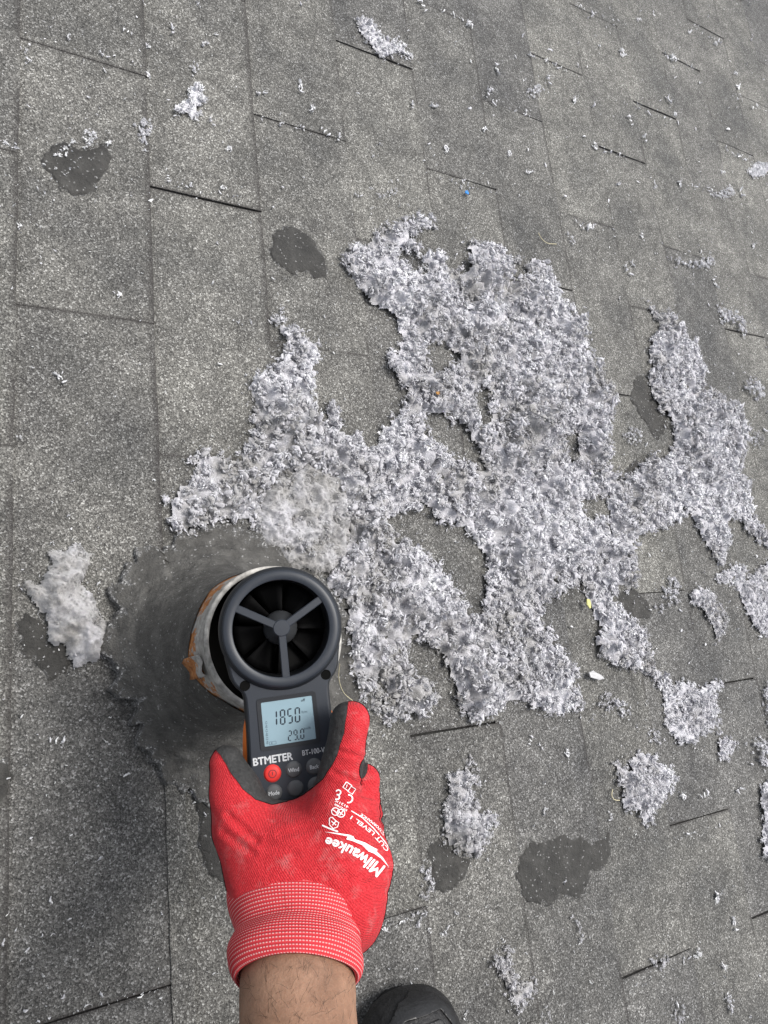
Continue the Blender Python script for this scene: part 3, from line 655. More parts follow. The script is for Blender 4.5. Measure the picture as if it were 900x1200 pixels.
arc_text('print_lettering', 'EN388', [(407, 949), (400.5, 945.5), (392.5, 941.5)], 3.0, .02)
strokes('recycling_mark', [circ((393, 951), 4.4), circ((399.5, 953), 4.6), [(390.5, 949), (395, 953)], [(397, 951), (402, 955)], [(398, 955.5), (402, 950)]], 1.1)
strokes('shield_symbol', [[(386, 959), (389, 957.5), (393, 961.5), (397, 964), (395.5, 969), (390.5, 971), (386, 966.5), (386, 959)], [(388, 962), (394, 967)], [(389.5, 967), (393.5, 962.5)]], 1.1)
strokes('print_rule', [[(377.5, 967), (385, 970.5), (396, 974.5)]], 1.8)

# ------------------------------------------------------------------ anemometer
yaw, pitch, roll = math.radians(-12), math.radians(-8), math.radians(5.0)
ez = np.array([-math.sin(yaw), math.sin(pitch), -math.cos(yaw)]); ez /= np.linalg.norm(ez)
up0 = np.array([-math.sin(roll), -math.cos(roll), 0]); ey = up0 - ez * (up0 @ ez); ey /= np.linalg.norm(ey); ex = np.cross(ey, ez)
Rm = MR @ np.column_stack([ex, ey, ez])
meter = tag(empty('anemometer', c2w(cp(330, 736, 456)), Rm), 'dark blue-grey handheld anemometer with round fan head, held over the vent pipe', 'anemometer'); meter.scale = (1.027,) * 3
def loft_outline(name, outl, levels, mat, parent, smooth=False):
    """outl: closed outline (n,2) mm; levels: list of (inset, z); caps both ends"""
    P = np.array(outl, float); n = len(P); d = np.roll(P, -1, 0) - np.roll(P, 1, 0); nn = np.column_stack([-d[:, 1], d[:, 0]]); nn /= np.hypot(*nn.T)[:, None]
    ar = .5 * np.sum(P[:, 0] * np.roll(P[:, 1], -1) - P[:, 1] * np.roll(P[:, 0], -1)); nn = nn if ar > 0 else -nn; V, Fc = [], []
    for ins, z in levels: V += [((x + a * ins) / 1000, (y + b * ins) / 1000, z / 1000) for (x, y), (a, b) in zip(P, nn)]
    for l in range(len(levels) - 1):
        for i in range(n): j = (i + 1) % n; Fc.append((l * n + i, l * n + j, (l + 1) * n + j, (l + 1) * n + i))
    def cap(l):
        r_ = mathutils.geometry.tessellate_polygon([[Vector((V[l * n + i][0] * 1000, V[l * n + i][1] * 1000, 0)) for i in range(n)]])
        out = []
        for t in r_:
            p = [V[l * n + i] for i in t]; a_ = (p[1][0] - p[0][0]) * (p[2][1] - p[0][1]) - (p[2][0] - p[0][0]) * (p[1][1] - p[0][1])
            out.append(tuple(l * n + i for i in (t if a_ > 0 else t[::-1])))
        return out
    Fc += [f[::-1] for f in cap(0)] + cap(len(levels) - 1)
    if ar < 0: Fc = [f[::-1] for f in Fc]
    o = mesh_np(name, V, Fc, mat, parent, smooth)
    if smooth:
        md = o.modifiers.new('e', 'EDGE_SPLIT'); md.split_angle = math.radians(50)
    return o
def smooth_outline(pts, sub=6):
    P = np.array(pts, float); n = len(P); out = []
    for i in range(n):
        p0, p1, p2, p3 = P[i - 1], P[i], P[(i + 1) % n], P[(i + 2) % n]
        for s in range(sub):
            t = s / sub; out.append(.5 * (2 * p1 + (p2 - p0) * t + (2 * p0 - 5 * p1 + 4 * p2 - p3) * t * t + (3 * p1 - p0 - 3 * p2 + p3) * t ** 3))
    return out
half = [(-37, -14), (-36.3, -22), (-35, -29), (-32.4, -34), (-29.3, -37.5), (-27.8, -42), (-27.6, -52), (-28, -66), (-28.8, -84), (-28.8, -102), (-27.5, -114), (-22, -120)]
OUTL = smooth_outline(half + [(-x, y) for x, y in half[::-1]] + [(34.6 * math.cos(math.radians(a)), 34.6 * math.sin(math.radians(a))) for a in range(326, 213, -7)], 4)
body = loft_outline('housing', OUTL, [(2.2, -34), (1.0, -31), (0, -24), (-.4, -16), (0, -9), (.5, -6.4), (1.3, -5.2), (1.7, -5.0)], M['housing_dark'], meter, True)
loft_outline('front_plate', OUTL, [(1.9, -5.6), (1.9, -4.75), (2.4, -4.4)], M['housing'], meter, False)
def mlathe(name, prof, mat, n=96, closed=False, parent=meter, c=(0, 0)):
    V = [(c[0] / 1000 + r * math.cos(2 * math.pi * i / n) / 1000, c[1] / 1000 + r * math.sin(2 * math.pi * i / n) / 1000, z / 1000) for i in range(n) for r, z in prof]; m = len(prof)
    rng_ = range(m if closed else m - 1)
    Fq = np.array([(i * m + j, ((i + 1) % n) * m + j, ((i + 1) % n) * m + (j + 1) % m, i * m + (j + 1) % m) for i in range(n) for j in rng_])
    o = mesh_np(name, V, Fq, mat, parent); md = o.modifiers.new('e', 'EDGE_SPLIT'); md.split_angle = math.radians(40); return o
mlathe('fan_shroud', [(31.6, -.4), (31.6, -31), (33, -33.5), (38, -33.5), (39.4, -30), (40, -20), (40.2, -9), (39.8, -4.6), (38.6, -2.2), (37.4, -1.4)], M['housing_dark'])
mlathe('fan_guard', [(31.2, -3.5), (31.2, -.2), (31.8, .3), (36.0, .45), (37.3, -.3), (37.7, -1.2), (37.7, -4)], M['housing'])
for a in (90 + 180, 30, 150):
    c, s = math.cos(math.radians(a)), math.sin(math.radians(a)); V = []
    for r_, hw in ((3.5, 2.4), (31.6, 2.5)):
        for q, z in ((-hw, -4.5), (-hw, -1.2), (-hw + .5, -.7), (hw - .5, -.7), (hw, -1.2), (hw, -4.5)): V.append(((r_ * c - q * s) / 1000, (r_ * s + q * c) / 1000, z / 1000))
    mesh_np('guard_spoke', V, [(i, (i + 1) % 6, 6 + (i + 1) % 6, 6 + i)[::-1] for i in range(6)] + [(0, 1, 2, 3, 4, 5), (11, 10, 9, 8, 7, 6)], M['housing'], meter, False)
mlathe('guard_cap', [(.01, -.1), (4.9, -.15), (5.6, -.8), (5.6, -4.5), (.01, -4.6)][::-1], M['housing'], 48)
imp = mlathe('fan_hub', [(.01, -24), (11, -24), (11.4, -15), (10.4, -11), (5.2, -6.2), (.01, -6)], M['hub'], 64)
mlathe('hub_ring', [(11.4, -27), (12.8, -26.5), (12.8, -24), (11.2, -23.6)], M['black'], 64, parent=imp)
for b_ in range(8):
    a0 = math.radians(b_ * 45 + 12); V = []
    for r_ in np.linspace(11, 30.2, 6):
        for t in np.linspace(-1, 1, 5):
            a = a0 + t * math.radians(20); V.append((r_ * math.cos(a) / 1000, r_ * math.sin(a) / 1000, (-19 - t * 5.0 * (1 - .35 * (r_ - 11) / 20) + .6 * t * t) / 1000))
    o = mesh_np('fan_blade', V, np.array([(i * 5 + j, (i + 1) * 5 + j, (i + 1) * 5 + j + 1, i * 5 + j + 1) for i in range(5) for j in range(4)]), M['black'], meter)
    md = o.modifiers.new('thick', 'SOLIDIFY'); md.thickness = .0008
for x in (-26.2, 26.0):
    mlathe('screw_hole', [(3.3, -4.35), (3.1, -4.1), (2.75, -4.25), (2.7, -4.36), (.01, -4.37)], M['hole'], 32, c=(x, -33.6))
def rrect(cx, cy, w_, h_, r, n=5):
    P = []
    for qx, qy, a0 in ((1, 1, 0), (-1, 1, 90), (-1, -1, 180), (1, -1, 270)):
        for i in range(n + 1):
            a = math.radians(a0 + 90 * i / n); P.append((cx + qx * (w_ / 2 - r) + r * math.cos(a), cy + qy * (h_ / 2 - r) + r * math.sin(a)))
    return P
LX, LY, LW, LH = -.9, -59.2, 32.8, 27.4
def frame(name, outer, inner, z0, z1, mat, parent):
    n = len(outer); V = [(x / 1000, y / 1000, z / 1000) for P, z in ((outer, z0), (outer, z1), (inner, z1 - .1), (inner, z0)) for x, y in P]
    Fc = [(l * n + i, l * n + (i + 1) % n, ((l + 1) % 4) * n + (i + 1) % n, ((l + 1) % 4) * n + i) for l in range(3) for i in range(n)]
    return mesh_np(name, V, Fc, mat, parent, False)
bez = frame('screen_bezel', rrect(LX, LY, LW + 5.2, LH + 5.2, 2.2), rrect(LX, LY, LW, LH, .7), -4.9, -3.75, M['housing_dark'], meter)
scr = loft_outline('screen', rrect(LX, LY, LW + .2, LH + .2, .7), [(0, -4.8), (0, -4.2)], M['lcd'], meter)
def flat(name, polys, z, mat, parent):
    V, Fc = [], []
    for p in polys:
        b = len(V); V += [(x / 1000, y / 1000, z / 1000) for x, y in p]; Fc.append(tuple(range(b, b + len(p))))
    return mesh_np(name, V, Fc, mat, parent, False)
SEG = {'0': 'abcdef', '1': 'bc', '2': 'abged', '5': 'afgcd', '8': 'abcdefg', '9': 'abcdfg'}
def digit(ch, x, y, w_, h_, t, sl=.07):
    s = lambda px_, py_: (x + px_ + (py_) * sl, y + py_); g = .25; P = []
    H = lambda y0: [s(g + t * .35, y0), s(t + g, y0 + t / 2), s(w_ - t - g, y0 + t / 2), s(w_ - g - t * .35, y0), s(w_ - t - g, y0 - t / 2), s(t + g, y0 - t / 2)]
    Vv = lambda x0, ya, yb: [s(x0, ya + g), s(x0 + t / 2, ya + g + t * .6), s(x0 + t / 2, yb - g - t * .6), s(x0, yb - g), s(x0 - t / 2, yb - g - t * .6), s(x0 - t / 2, ya + g + t * .6)]
    m_ = h_ / 2; D = dict(a=H(h_ - t / 2), g=H(m_), d=H(t / 2), f=Vv(t / 2, m_, h_ - t / 4), e=Vv(t / 2, t / 4, m_), b=Vv(w_ - t / 2, m_, h_ - t / 4), c=Vv(w_ - t / 2, t / 4, m_))
    return [D[c] for c in SEG[ch]]
for i, ch in enumerate('1850'): flat('lcd_digit', digit(ch, LX - 10.4 + i * 4.75 - (.5 if i == 0 else 0), LY - 1.9, 3.6, 9.6, .95), -4.14, M['lcdink'], scr)
for i, ch in enumerate('290'): flat('lcd_digit', digit(ch, LX - 1.6 + i * 3.6 + (.7 if i == 2 else 0), LY - 12.6, 2.7, 6.6, .75), -4.14, M['lcdink'], scr)
flat('lcd_point', [rrect(LX + 5.35, LY - 12.3, .8, .8, .2)], -4.14, M['lcdink'], scr)
for i in range(6): flat('lcd_scale_mark', digit('0' if i % 2 else '8', LX - 15.4 + .08 * i, LY - 12.4 + 2.45 * i, 1.5, 2.0, .5), -4.14, M['lcdink'], scr)
flat('lcd_battery', [rrect(LX - 11.2, LY - 11.2, 4.4, .35, .1), rrect(LX - 11.2, LY - 13.0, 4.4, .35, .1), rrect(LX - 13.3, LY - 12.1, .35, 2.0, .1), rrect(LX - 9.1, LY - 12.1, .35, 2.0, .1), rrect(LX - 11.8, LY - 12.1, .9, 1.0, .1)], -4.14, M['lcdghost'], scr)
def label(s, x, y, size, mat, z, parent, bold=0, align='LEFT', name='lettering', sx=1.0, shear=0):
    V, Fc = text_mesh(s, size, 0, shear, align); V = V * [sx, 1, 1]; V, Fc = embolden(V, Fc, bold)
    return mesh_np(name, [((x + a) / 1000, (y + b) / 1000, z / 1000) for a, b, _ in V], Fc, mat, parent, False)
label('ft/m', LX + 8.7, LY + 3.4, 2.3, M['lcdghost'], -4.14, scr, .02); label('km/h', LX + 9.2, LY - 7.0, 2.2, M['lcdghost'], -4.14, scr, .02); label('off', LX + 9.0, LY + 10.8, 2.5, M['lcdink'], -4.14, scr, .02)
label('BTMETER', -25.6, -83.4, 6.5, M['white'], -4.33, meter, .19, sx=.93)
label('BT-100-W', 5.6, -82.0, 4.6, M['white'], -4.33, meter, .06, sx=.82)
def button(x, y, r, mat, txt=None):
    b = mlathe('button', [(r + .5, -4.35), (r, -3.9), (r - .2, -3.5), (r - .9, -3.15), (.01, -3.05)], mat, 40, c=(x, y))
    if txt: label(txt, x, y - 1.1, 3.5, M['white'], -2.98, b, .07, 'CENTER', sx=.86)
    return b
pb = button(-14, -89.8, 5.0, M['redbtn'])
pw = []
for i in range(24):
    a, b = 2 * math.pi * i / 24, 2 * math.pi * (i + 1) / 24; pw.append([(-14 + r_ * math.cos(q), -89.8 + r_ * math.sin(q)) for r_, q in ((2.5, a), (2.5, b), (2.15, b), (2.15, a))][::-1])
pw.append(rrect(-14, -89.6, .4, 2.2, .1)); flat('power_symbol', pw, -2.95, M['lcdink'], pb)
button(-.6, -89.6, 4.7, M['greybtn'], 'Wind'); button(12.4, -89.8, 4.7, M['greybtn'], 'Back')
button(-14.2, -101.6, 4.7, M['greybtn'], 'Mode'); button(-.6, -101.2, 4.7, M['greybtn']); button(12.4, -101.4, 4.7, M['greybtn'])
flat('arrow_mark', [[(-23.6, -100.6), (-21.4, -99.4), (-21.4, -101.8)]], -4.33, M['white'], meter)
def grip(s_):
    V = []; ys = np.linspace(-57, -104, 14)
    for i, y in enumerate(ys):
        b = 2.3 * math.sin(math.pi * i / 13) ** .5
        x = np.interp(-y, [52, 66, 84, 102], [27.6, 28, 28.8, 28.8])
        for z, o_ in ((-10.5, 0), (-12.5, 1), (-21, 1.15), (-27, .9), (-30, 0)): V.append((s_ * (x + .2 + b * o_) / 1000, y / 1000, z / 1000))
    Fq = np.array([(i * 5 + j, i * 5 + j + 1, (i + 1) * 5 + j + 1, (i + 1) * 5 + j) for i in range(13) for j in range(4)])
    return mesh_np('side_grip', V, Fq if s_ < 0 else Fq[:, ::-1], M['orange'], meter)
grip(-1); grip(1)

# ------------------------------------------------------------------ lint
def ico(sub):
    bm = bmesh.new(); bmesh.ops.create_icosphere(bm, subdivisions=sub, radius=1.0); V = np.array([v.co[:] for v in bm.verts]); Fc = np.array([[v.index for v in f.verts] for f in bm.faces]); bm.free(); return V, Fc
IV, IF = ico(2); IV3, IF3 = ico(3)
def knob(r, fine=False):
    V, Fc = (IV3, IF3) if fine else (IV, IF)
    q = np.ones(len(V)); 
    for _ in range(5 if not fine else 9):
        d = r.normal(size=3); d /= np.linalg.norm(d); q += r.uniform(-.55, .50) * np.exp(-(1 - V @ d) * r.uniform(2.5, 7 if not fine else 14))
    q *= r.uniform(.74, 1.22, len(V)); S = np.array([1.1, r.uniform(.45, .85), r.uniform(.35, .65)])
    P = V * q[:, None] * S; P[:, 1] += .35 * P[:, 0] ** 2 * r.uniform(-1, 1); P[:, 2] += .3 * P[:, 0] ** 2 * r.uniform(-1, 1); return P, Fc
def worm(r):
    n, m = 8, 4; p = np.zeros(3); d = r.normal(size=3); d /= np.linalg.norm(d); V = []; C = []
    for i in range(n): C.append(p.copy()); d = d + r.normal(0, .42, 3); d /= np.linalg.norm(d); p = p + d * .34
    C = np.array(C) - np.mean(C, 0)
    for i in range(n):
        t = C[min(i + 1, n - 1)] - C[max(i - 1, 0)]; a = np.cross(t, [.3, .5, .8]); a /= np.linalg.norm(a) + 1e-9; b = np.cross(t, a); b /= np.linalg.norm(b) + 1e-9
        rr = .30 * (math.sin(math.pi * (i + .6) / (n + .2)) ** .6) * r.uniform(.7, 1.3)
        for j in range(m): th = 2 * math.pi * j / m; q = rr * r.uniform(.75, 1.25); V.append(C[i] + q * (math.cos(th) * a + math.sin(th) * b))
    Fc = []
    for i in range(n - 1):
        for j in range(m): k = (j + 1) % m; Fc += [(i * m + j, i * m + k, (i + 1) * m + k), (i * m + j, (i + 1) * m + k, (i + 1) * m + j)]
    return np.array(V), np.array(Fc)
I1, IF1 = ico(1)
def tuft(r, nf=11):
    V = [I1 * r.uniform(.30, .55, (len(I1), 1)) * [1, r.uniform(.6, 1), r.uniform(.5, .9)]]; Fc = [IF1]; b = len(I1)
    for _ in range(nf):
        d = r.normal(size=3); d /= np.linalg.norm(d); p0 = d * r.uniform(.1, .4); u = r.normal(size=3); u -= d * (u @ d); u /= np.linalg.norm(u)
        L = r.uniform(.5, 1.15); c = r.uniform(-.9, .9); p1 = p0 + d * L * .5 + u * c * .22; p2 = p0 + d * L * (1 - .3 * abs(c)) + u * c * .75
        sd_ = np.cross(d, u) * r.uniform(.05, .13); sd2 = (np.cross(d, u) + r.normal(0, .5, 3)) * r.uniform(.04, .10)
        V.append(np.array([p0 - sd_, p0 + sd_, p1 + sd_, p1 - sd_, p2 + sd2, p2 - sd2])); Fc.append(np.array([[0, 1, 2], [0, 2, 3], [3, 2, 4], [3, 4, 5]]) + b); b += 6
    return np.concatenate(V), np.concatenate(Fc)
def flake(r):
    nu, nv = 5, 3; L = r.uniform(1.5, 2.6); W_ = r.uniform(.5, 1.0); th = r.uniform(.8, 3.6) * r.choice([-1, 1]); bow = r.uniform(-.5, .5); tw = r.uniform(-.7, .7); V = []
    for i in range(nu):
        u = i / (nu - 1) - .5; a = th * u; x = L * math.sin(a) / th; z = L * (1 - math.cos(a)) / th; w2 = W_ * (.45 + .55 * math.cos(u * 2.6)) * r.uniform(.7, 1.2)
        for j in range(nv):
            v = j / (nv - 1) - .5; V.append((x + r.normal(0, .07), v * w2 * math.cos(tw * u) + r.normal(0, .05), z + bow * v * v * 2 + v * w2 * math.sin(tw * u * 2) + r.normal(0, .09)))
    V = np.array(V); Fc = []
    for i in range(nu - 1):
        for j in range(nv - 1): q = i * nv + j; Fc += [(q, q + 1, q + nv + 1), (q, q + nv + 1, q + nv)]
    return V - V.mean(0), np.array(Fc)
CORE = [knob(rng) for _ in range(30)]
TPL = [flake(rng) for _ in range(26)] + [worm(rng) for _ in range(24)] + [tuft(rng) for _ in range(22)]
FELT = [tuft(rng, 16) for _ in range(12)]
SHRED = [worm(rng) for _ in range(26)] + [flake(rng) for _ in range(22)]
def rotmats(r, n):
    q = r.normal(size=(n, 4)); q /= np.linalg.norm(q, axis=1, keepdims=True); w_, x, y, z = q.T
    return np.stack([np.stack([1 - 2 * (y * y + z * z), 2 * (x * y - z * w_), 2 * (x * z + y * w_)], -1), np.stack([2 * (x * y + z * w_), 1 - 2 * (x * x + z * z), 2 * (y * z - x * w_)], -1), np.stack([2 * (x * z - y * w_), 2 * (y * z + x * w_), 1 - 2 * (x * x + y * y)], -1)], -2)
def scatter(P, size, tone, r, tpl, hairs=.5, flat_=.85):
    """place templates at roof-frame points P (n,3); returns V (roof), F, tone"""
    n = len(P); Rm_ = rotmats(r, n); pick = r.integers(0, len(tpl), n); Vs, Fs, Ts, b = [], [], [], 0
    for k in range(len(tpl)):
        I = np.nonzero(pick == k)[0]
        if not len(I): continue
        V, Fc = tpl[k]; W_ = np.einsum('nij,vj->nvi', Rm_[I], V) * size[I][:, None, None]; W_[..., 2] *= flat_; W_ += P[I][:, None, :]
        Vs.append(W_.reshape(-1, 3)); Fs.append((Fc[None] + (np.arange(len(I)) * len(V))[:, None, None]).reshape(-1, 3) + b); Ts.append(np.repeat(tone[I], len(V))); b += len(I) * len(V)
    nh = int(n * hairs)
    if nh:
        I = r.integers(0, n, nh); p0 = P[I] + r.normal(0, .5, (nh, 3)) * size[I][:, None]; d = r.normal(size=(nh, 3)); d[:, 2] = np.abs(d[:, 2]) * .7; d /= np.linalg.norm(d, axis=1, keepdims=True)
        L = size[I] * r.uniform(1.0, 2.6, nh); s = np.cross(d, r.normal(size=(nh, 3))); s /= np.linalg.norm(s, axis=1, keepdims=True); wd = r.uniform(.08, .20, nh)[:, None]
        bend = r.normal(0, .3, (nh, 3)) * L[:, None]
        p1 = p0 + d * L[:, None] * .5 + bend * .5; p2 = p0 + d * L[:, None] + bend * .2; p2[:, 2] = np.maximum(p2[:, 2], 1.5)
        V = np.stack([p0 - s * wd, p0 + s * wd, p1 + s * wd, p1 - s * wd, p2], 1).reshape(-1, 3)
        Fc = (np.array([[0, 1, 2], [0, 2, 3], [3, 2, 4]])[None] + (np.arange(nh) * 5)[:, None, None]).reshape(-1, 3) + b
        Vs.append(V); Fs.append(Fc); Ts.append(np.repeat(np.clip(tone[I] + .12, 0, 1), 5))
    return np.concatenate(Vs), np.concatenate(Fs), np.concatenate(Ts)
def lint(name, polys, holes=(), hmax=16, R=(3.2, 6.0), space=8.0, nsat=6, seed=0, tone=.6, tvar=.2, jit=3.0, hairs=.35, felt=0, hz=3.0, gap=.30):
    """clumps (a crumpled core with curls and tufts stuck to it) spread over the outline and heaped towards the middle; felt > 0 adds a matted sheet"""
    r = np.random.default_rng(100 + seed); Vs, Fs, Ts, b = [], [], [], 0
    AA = [poly(p, hz) for p in polys]; HH = [poly(p, hz) for p in holes]
    lo = np.min([a.min(0) for a in AA], 0) - 6; hi = np.max([a.max(0) for a in AA], 0) + 6
    def sd(P):
        s = np.full(len(P), -1e9)
        for a in AA: s = np.maximum(s, np.where(inside(P, a), 1, -1) * edge_dist(P, a))
        for a in HH: s = np.minimum(s, -np.where(inside(P, a), 1, -1) * edge_dist(P, a))
        return s + (fbm(P, 17, seed + 4) - .5) * jit * 4.2 + (fbm(P + 5, 6, seed + 3) - .5) * jit * 2.4
    def height(P, s): return hmax * (1 - np.exp(-np.maximum(s, 0) / (hmax * .7 + 3))) * np.clip(.10 + 2.4 * (fbm(P, 44, seed) - .2), .1, 1.7) * np.clip(.25 + 2.2 * (fbm(P + 9, 14, seed + 2) - .2), .2, 1.5)
    def add(V, Fc, T):
        nonlocal b
        Vs.append(V); Fs.append(Fc + b); Ts.append(T); b += len(V)
    tonef = lambda P: tone + .7 * (fbm(P, 60, seed + 1) - .5) + .45 * (fbm(P, 15, seed + 6) - .5)
    # clump centres on a jittered grid
    G = np.stack(np.meshgrid(np.arange(lo[0], hi[0], space), np.arange(lo[1], hi[1], space), indexing='ij'), -1).reshape(-1, 2); G = G + r.uniform(-.75, .75, G.shape) * space
    s_ = sd(G); k = s_ > R[0] * .35; G, s_ = G[k], s_[k]; k = fbm(G, 26, seed + 5) + .25 * (r.random(len(G)) - .5) > gap - np.clip(s_ - 14, 0, 10) * .004; G, s_ = G[k], s_[k]
    n = len(G)
    if n:
        Rc = r.uniform(*R, n) * np.clip(.55 + s_ / 14, .55, 1); z = 2.6 + Rc * .45 + height(G, s_) * r.uniform(.45, 1.1, n); tc = tonef(G) + tvar * (r.random(n) - .5)
        C = np.column_stack([G, z]); add(*scatter(C, Rc * .80, np.clip(tc - .10, 0, 1), r, CORE, 0, .8))
        m = n * nsat; i = np.repeat(np.arange(n), nsat); d = r.normal(size=(m, 3)); d[:, 2] = np.abs(d[:, 2]) * .9 - .15; d /= np.linalg.norm(d, axis=1, keepdims=True)
        P = C[i] + d * Rc[i][:, None] * [1, 1, .78] * r.uniform(.72, 1.12, (m, 1)); sz = Rc[i] * r.uniform(.30, .74, m)
        add(*scatter(P, sz, np.clip(tc[i] + tvar * 1.1 * (r.random(m) - .45), 0, 1), r, TPL, hairs, .9))
    # loose crumbs along the outline
    m = int(np.prod(hi - lo) * .02); Q = lo + r.random((m, 2)) * (hi - lo); s_ = sd(Q); k = (s_ > -5) & (s_ < 7) & (r.random(m) < .75); Q = Q[k]; m = len(Q)
    if m: sz = r.uniform(.28, .55, m) * R[0]; add(*scatter(np.column_stack([Q, 2.8 + sz * .5]), sz, np.clip(tonef(Q) + tvar * (r.random(m) - .3), 0, 1), r, TPL, hairs, .9))
    if felt or hmax > 10:
        res = 1.8 if felt else 3.0; xs = np.arange(lo[0], hi[0], res); ys = np.arange(lo[1], hi[1], res); X, Y = np.meshgrid(xs, ys, indexing='ij'); G = np.stack([X.ravel(), Y.ravel()], 1) + r.uniform(-.3, .3, (X.size, 2)) * res
        sg = sd(G); ridge = 1 - np.abs(2 * fbm(G + 3, 24, seed + 3) - 1) ** .7; ridge2 = 1 - np.abs(2 * fbm(G + 40, 6.5, seed + 6) - 1) ** .8
        if felt: hg = 1.0 + hmax * felt * np.clip(1 - np.exp(-np.maximum(sg, 0) / 7), 0, 1) * (.25 + .95 * ridge ** 1.2) + 4.6 * (ridge2 - .5) + r.normal(0, .45, len(G)); kp = sg > .2
        else: hg = height(G, sg) * .55 + 2.0 + r.uniform(-1.2, 1.2, len(G)); thin = fbm(G, 26, seed + 5) < gap - .01; hg = np.where(thin, 3.2 + r.uniform(-1.2, 1.2, len(G)), hg); kp = (sg > 3.5) & ((~thin) | (sg > 9))
        idx = np.arange(len(G)).reshape(X.shape); q = np.stack([idx[:-1, :-1], idx[:-1, 1:], idx[1:, 1:], idx[1:, :-1]], -1).reshape(-1, 4); q = q[kp[q].all(1)]
        if len(q):
            q = np.concatenate([q[:, [0, 1, 2]], q[:, [0, 2, 3]]]); u, inv = np.unique(q, return_inverse=True)
            add(np.column_stack([G[u], hg[u]]), inv.reshape(-1, 3)[:, ::-1], np.clip(tonef(G[u]) + (.0 if felt else -.12), 0, 1))
            if felt:
                m = int(len(u) * .22); i = r.choice(u, m); P = np.column_stack([G[i], hg[i] + .3]); add(*scatter(P, r.uniform(.7, 1.7, m), np.clip(tonef(G[i]) + .18 * (r.random(m) - .4), 0, 1), r, FELT, .8, .7))
    V = np.concatenate(Vs); Fc = np.concatenate(Fs); T = np.concatenate(Ts); V[:, 2] = np.maximum(V[:, 2], 1.2)
    V[:, 1] *= -1; return mesh_np(name, V / 1000, Fc[:, ::-1], M['lint'], None, True, {'tone': T})

MAIN = [
 [(398, 302), (405, 293), (425, 284), (440, 270), (455, 262), (470, 256), (492, 254), (512, 256), (508, 268), (492, 272), (483, 283), (495, 297), (520, 304), (540, 315), (546, 300), (548, 285), (558, 279), (575, 288), (592, 300), (620, 296), (640, 308), (652, 330), (656, 345), (668, 360), (681, 380), (686, 400), (694, 416), (702, 432), (710, 446), (720, 462), (722, 476), (716, 495), (712, 510), (716, 530), (714, 545), (722, 556), (736, 552), (748, 545), (760, 532), (775, 538), (800, 560), (808, 590), (797, 612), (780, 620), (768, 626), (752, 640), (744, 655), (742, 670), (748, 684), (736, 692), (722, 690), (722, 702), (730, 716), (744, 730), (758, 736), (757, 752), (764, 768), (776, 784), (782, 800), (770, 804), (752, 790), (728, 786), (712, 776), (684, 757), (686, 744), (698, 738), (690, 715), (682, 690), (668, 692), (652, 704), (640, 715), (643, 735), (652, 752), (668, 772), (678, 792), (685, 815), (680, 832), (660, 839), (640, 838), (615, 828), (600, 830), (580, 836), (568, 850), (552, 850), (538, 840), (528, 824), (532, 800), (520, 790), (508, 800), (510, 820), (505, 838), (490, 846), (478, 838), (464, 852), (448, 846), (432, 838), (418, 820), (409, 800), (405, 770), (402, 730), (395, 700), (380, 684), (392, 655), (400, 620), (385, 560), (330, 560), (300, 600), (298, 626), (290, 615), (265, 615), (240, 622), (215, 628), (201, 620), (196, 600), (193, 585), (201, 570), (218, 556), (221, 540), (236, 528), (245, 525), (265, 529), (283, 524), (290, 500), (292, 470), (287, 450), (290, 436), (310, 432), (324, 424), (329, 402), (319, 378), (324, 361), (335, 379), (350, 389), (366, 395), (381, 405), (377, 420), (371, 436), (368, 475), (376, 488), (386, 474), (400, 490), (406, 508), (420, 515), (435, 526), (441, 514), (449, 499), (456, 489), (471, 480), (473, 462), (463, 444), (452, 432), (450, 420), (462, 405), (468, 394), (460, 380), (446, 366), (432, 358), (420, 345), (408, 325)],
 [(754, 350), (765, 362), (785, 371), (801, 385), (813, 400), (821, 420), (823, 440), (832, 456), (852, 470), (869, 490), (873, 510), (868, 540), (867, 560), (876, 578), (881, 600), (891, 612), (905, 634), (905, 645), (885, 636), (874, 621), (861, 607), (851, 620), (854, 640), (848, 655), (840, 669), (835, 655), (825, 640), (815, 622), (808, 604), (790, 600), (775, 570), (768, 545), (780, 533), (790, 522), (788, 508), (784, 490), (770, 480), (762, 462), (758, 440), (764, 428), (757, 410), (762, 392), (774, 382), (762, 368)],
]
HOLES = [
 [(503, 490), (520, 494), (540, 500), (552, 524), (562, 546), (546, 538), (520, 526), (503, 514)],
 [(452, 612), (470, 604), (492, 592), (502, 608), (528, 618), (552, 634), (566, 660), (567, 690), (556, 722), (542, 700), (534, 682), (515, 656), (490, 642), (468, 628)],
 [(476, 762), (492, 756), (520, 770), (528, 790), (505, 795), (484, 786)],
 [(500, 410), (520, 402), (534, 420), (516, 436), (504, 428)], [(560, 455), (572, 462), (572, 492), (562, 500), (556, 478)], [(596, 312), (616, 306), (614, 322), (600, 322)], [(660, 520), (672, 500), (676, 530), (668, 545)], [(684, 590), (708, 585), (712, 604), (690, 608)],
 [(470, 298), (486, 300), (496, 314), (478, 312)],
]
tag(lint('lint_pile', MAIN, HOLES, hmax=22, R=(3.0, 7.4), space=8.6, nsat=7, seed=1, tone=.62, tvar=.30, jit=3.4, gap=.305, hairs=.25), 'wide spread of pale lavender grey lint crumbs right of the vent', 'lint', kind='stuff')
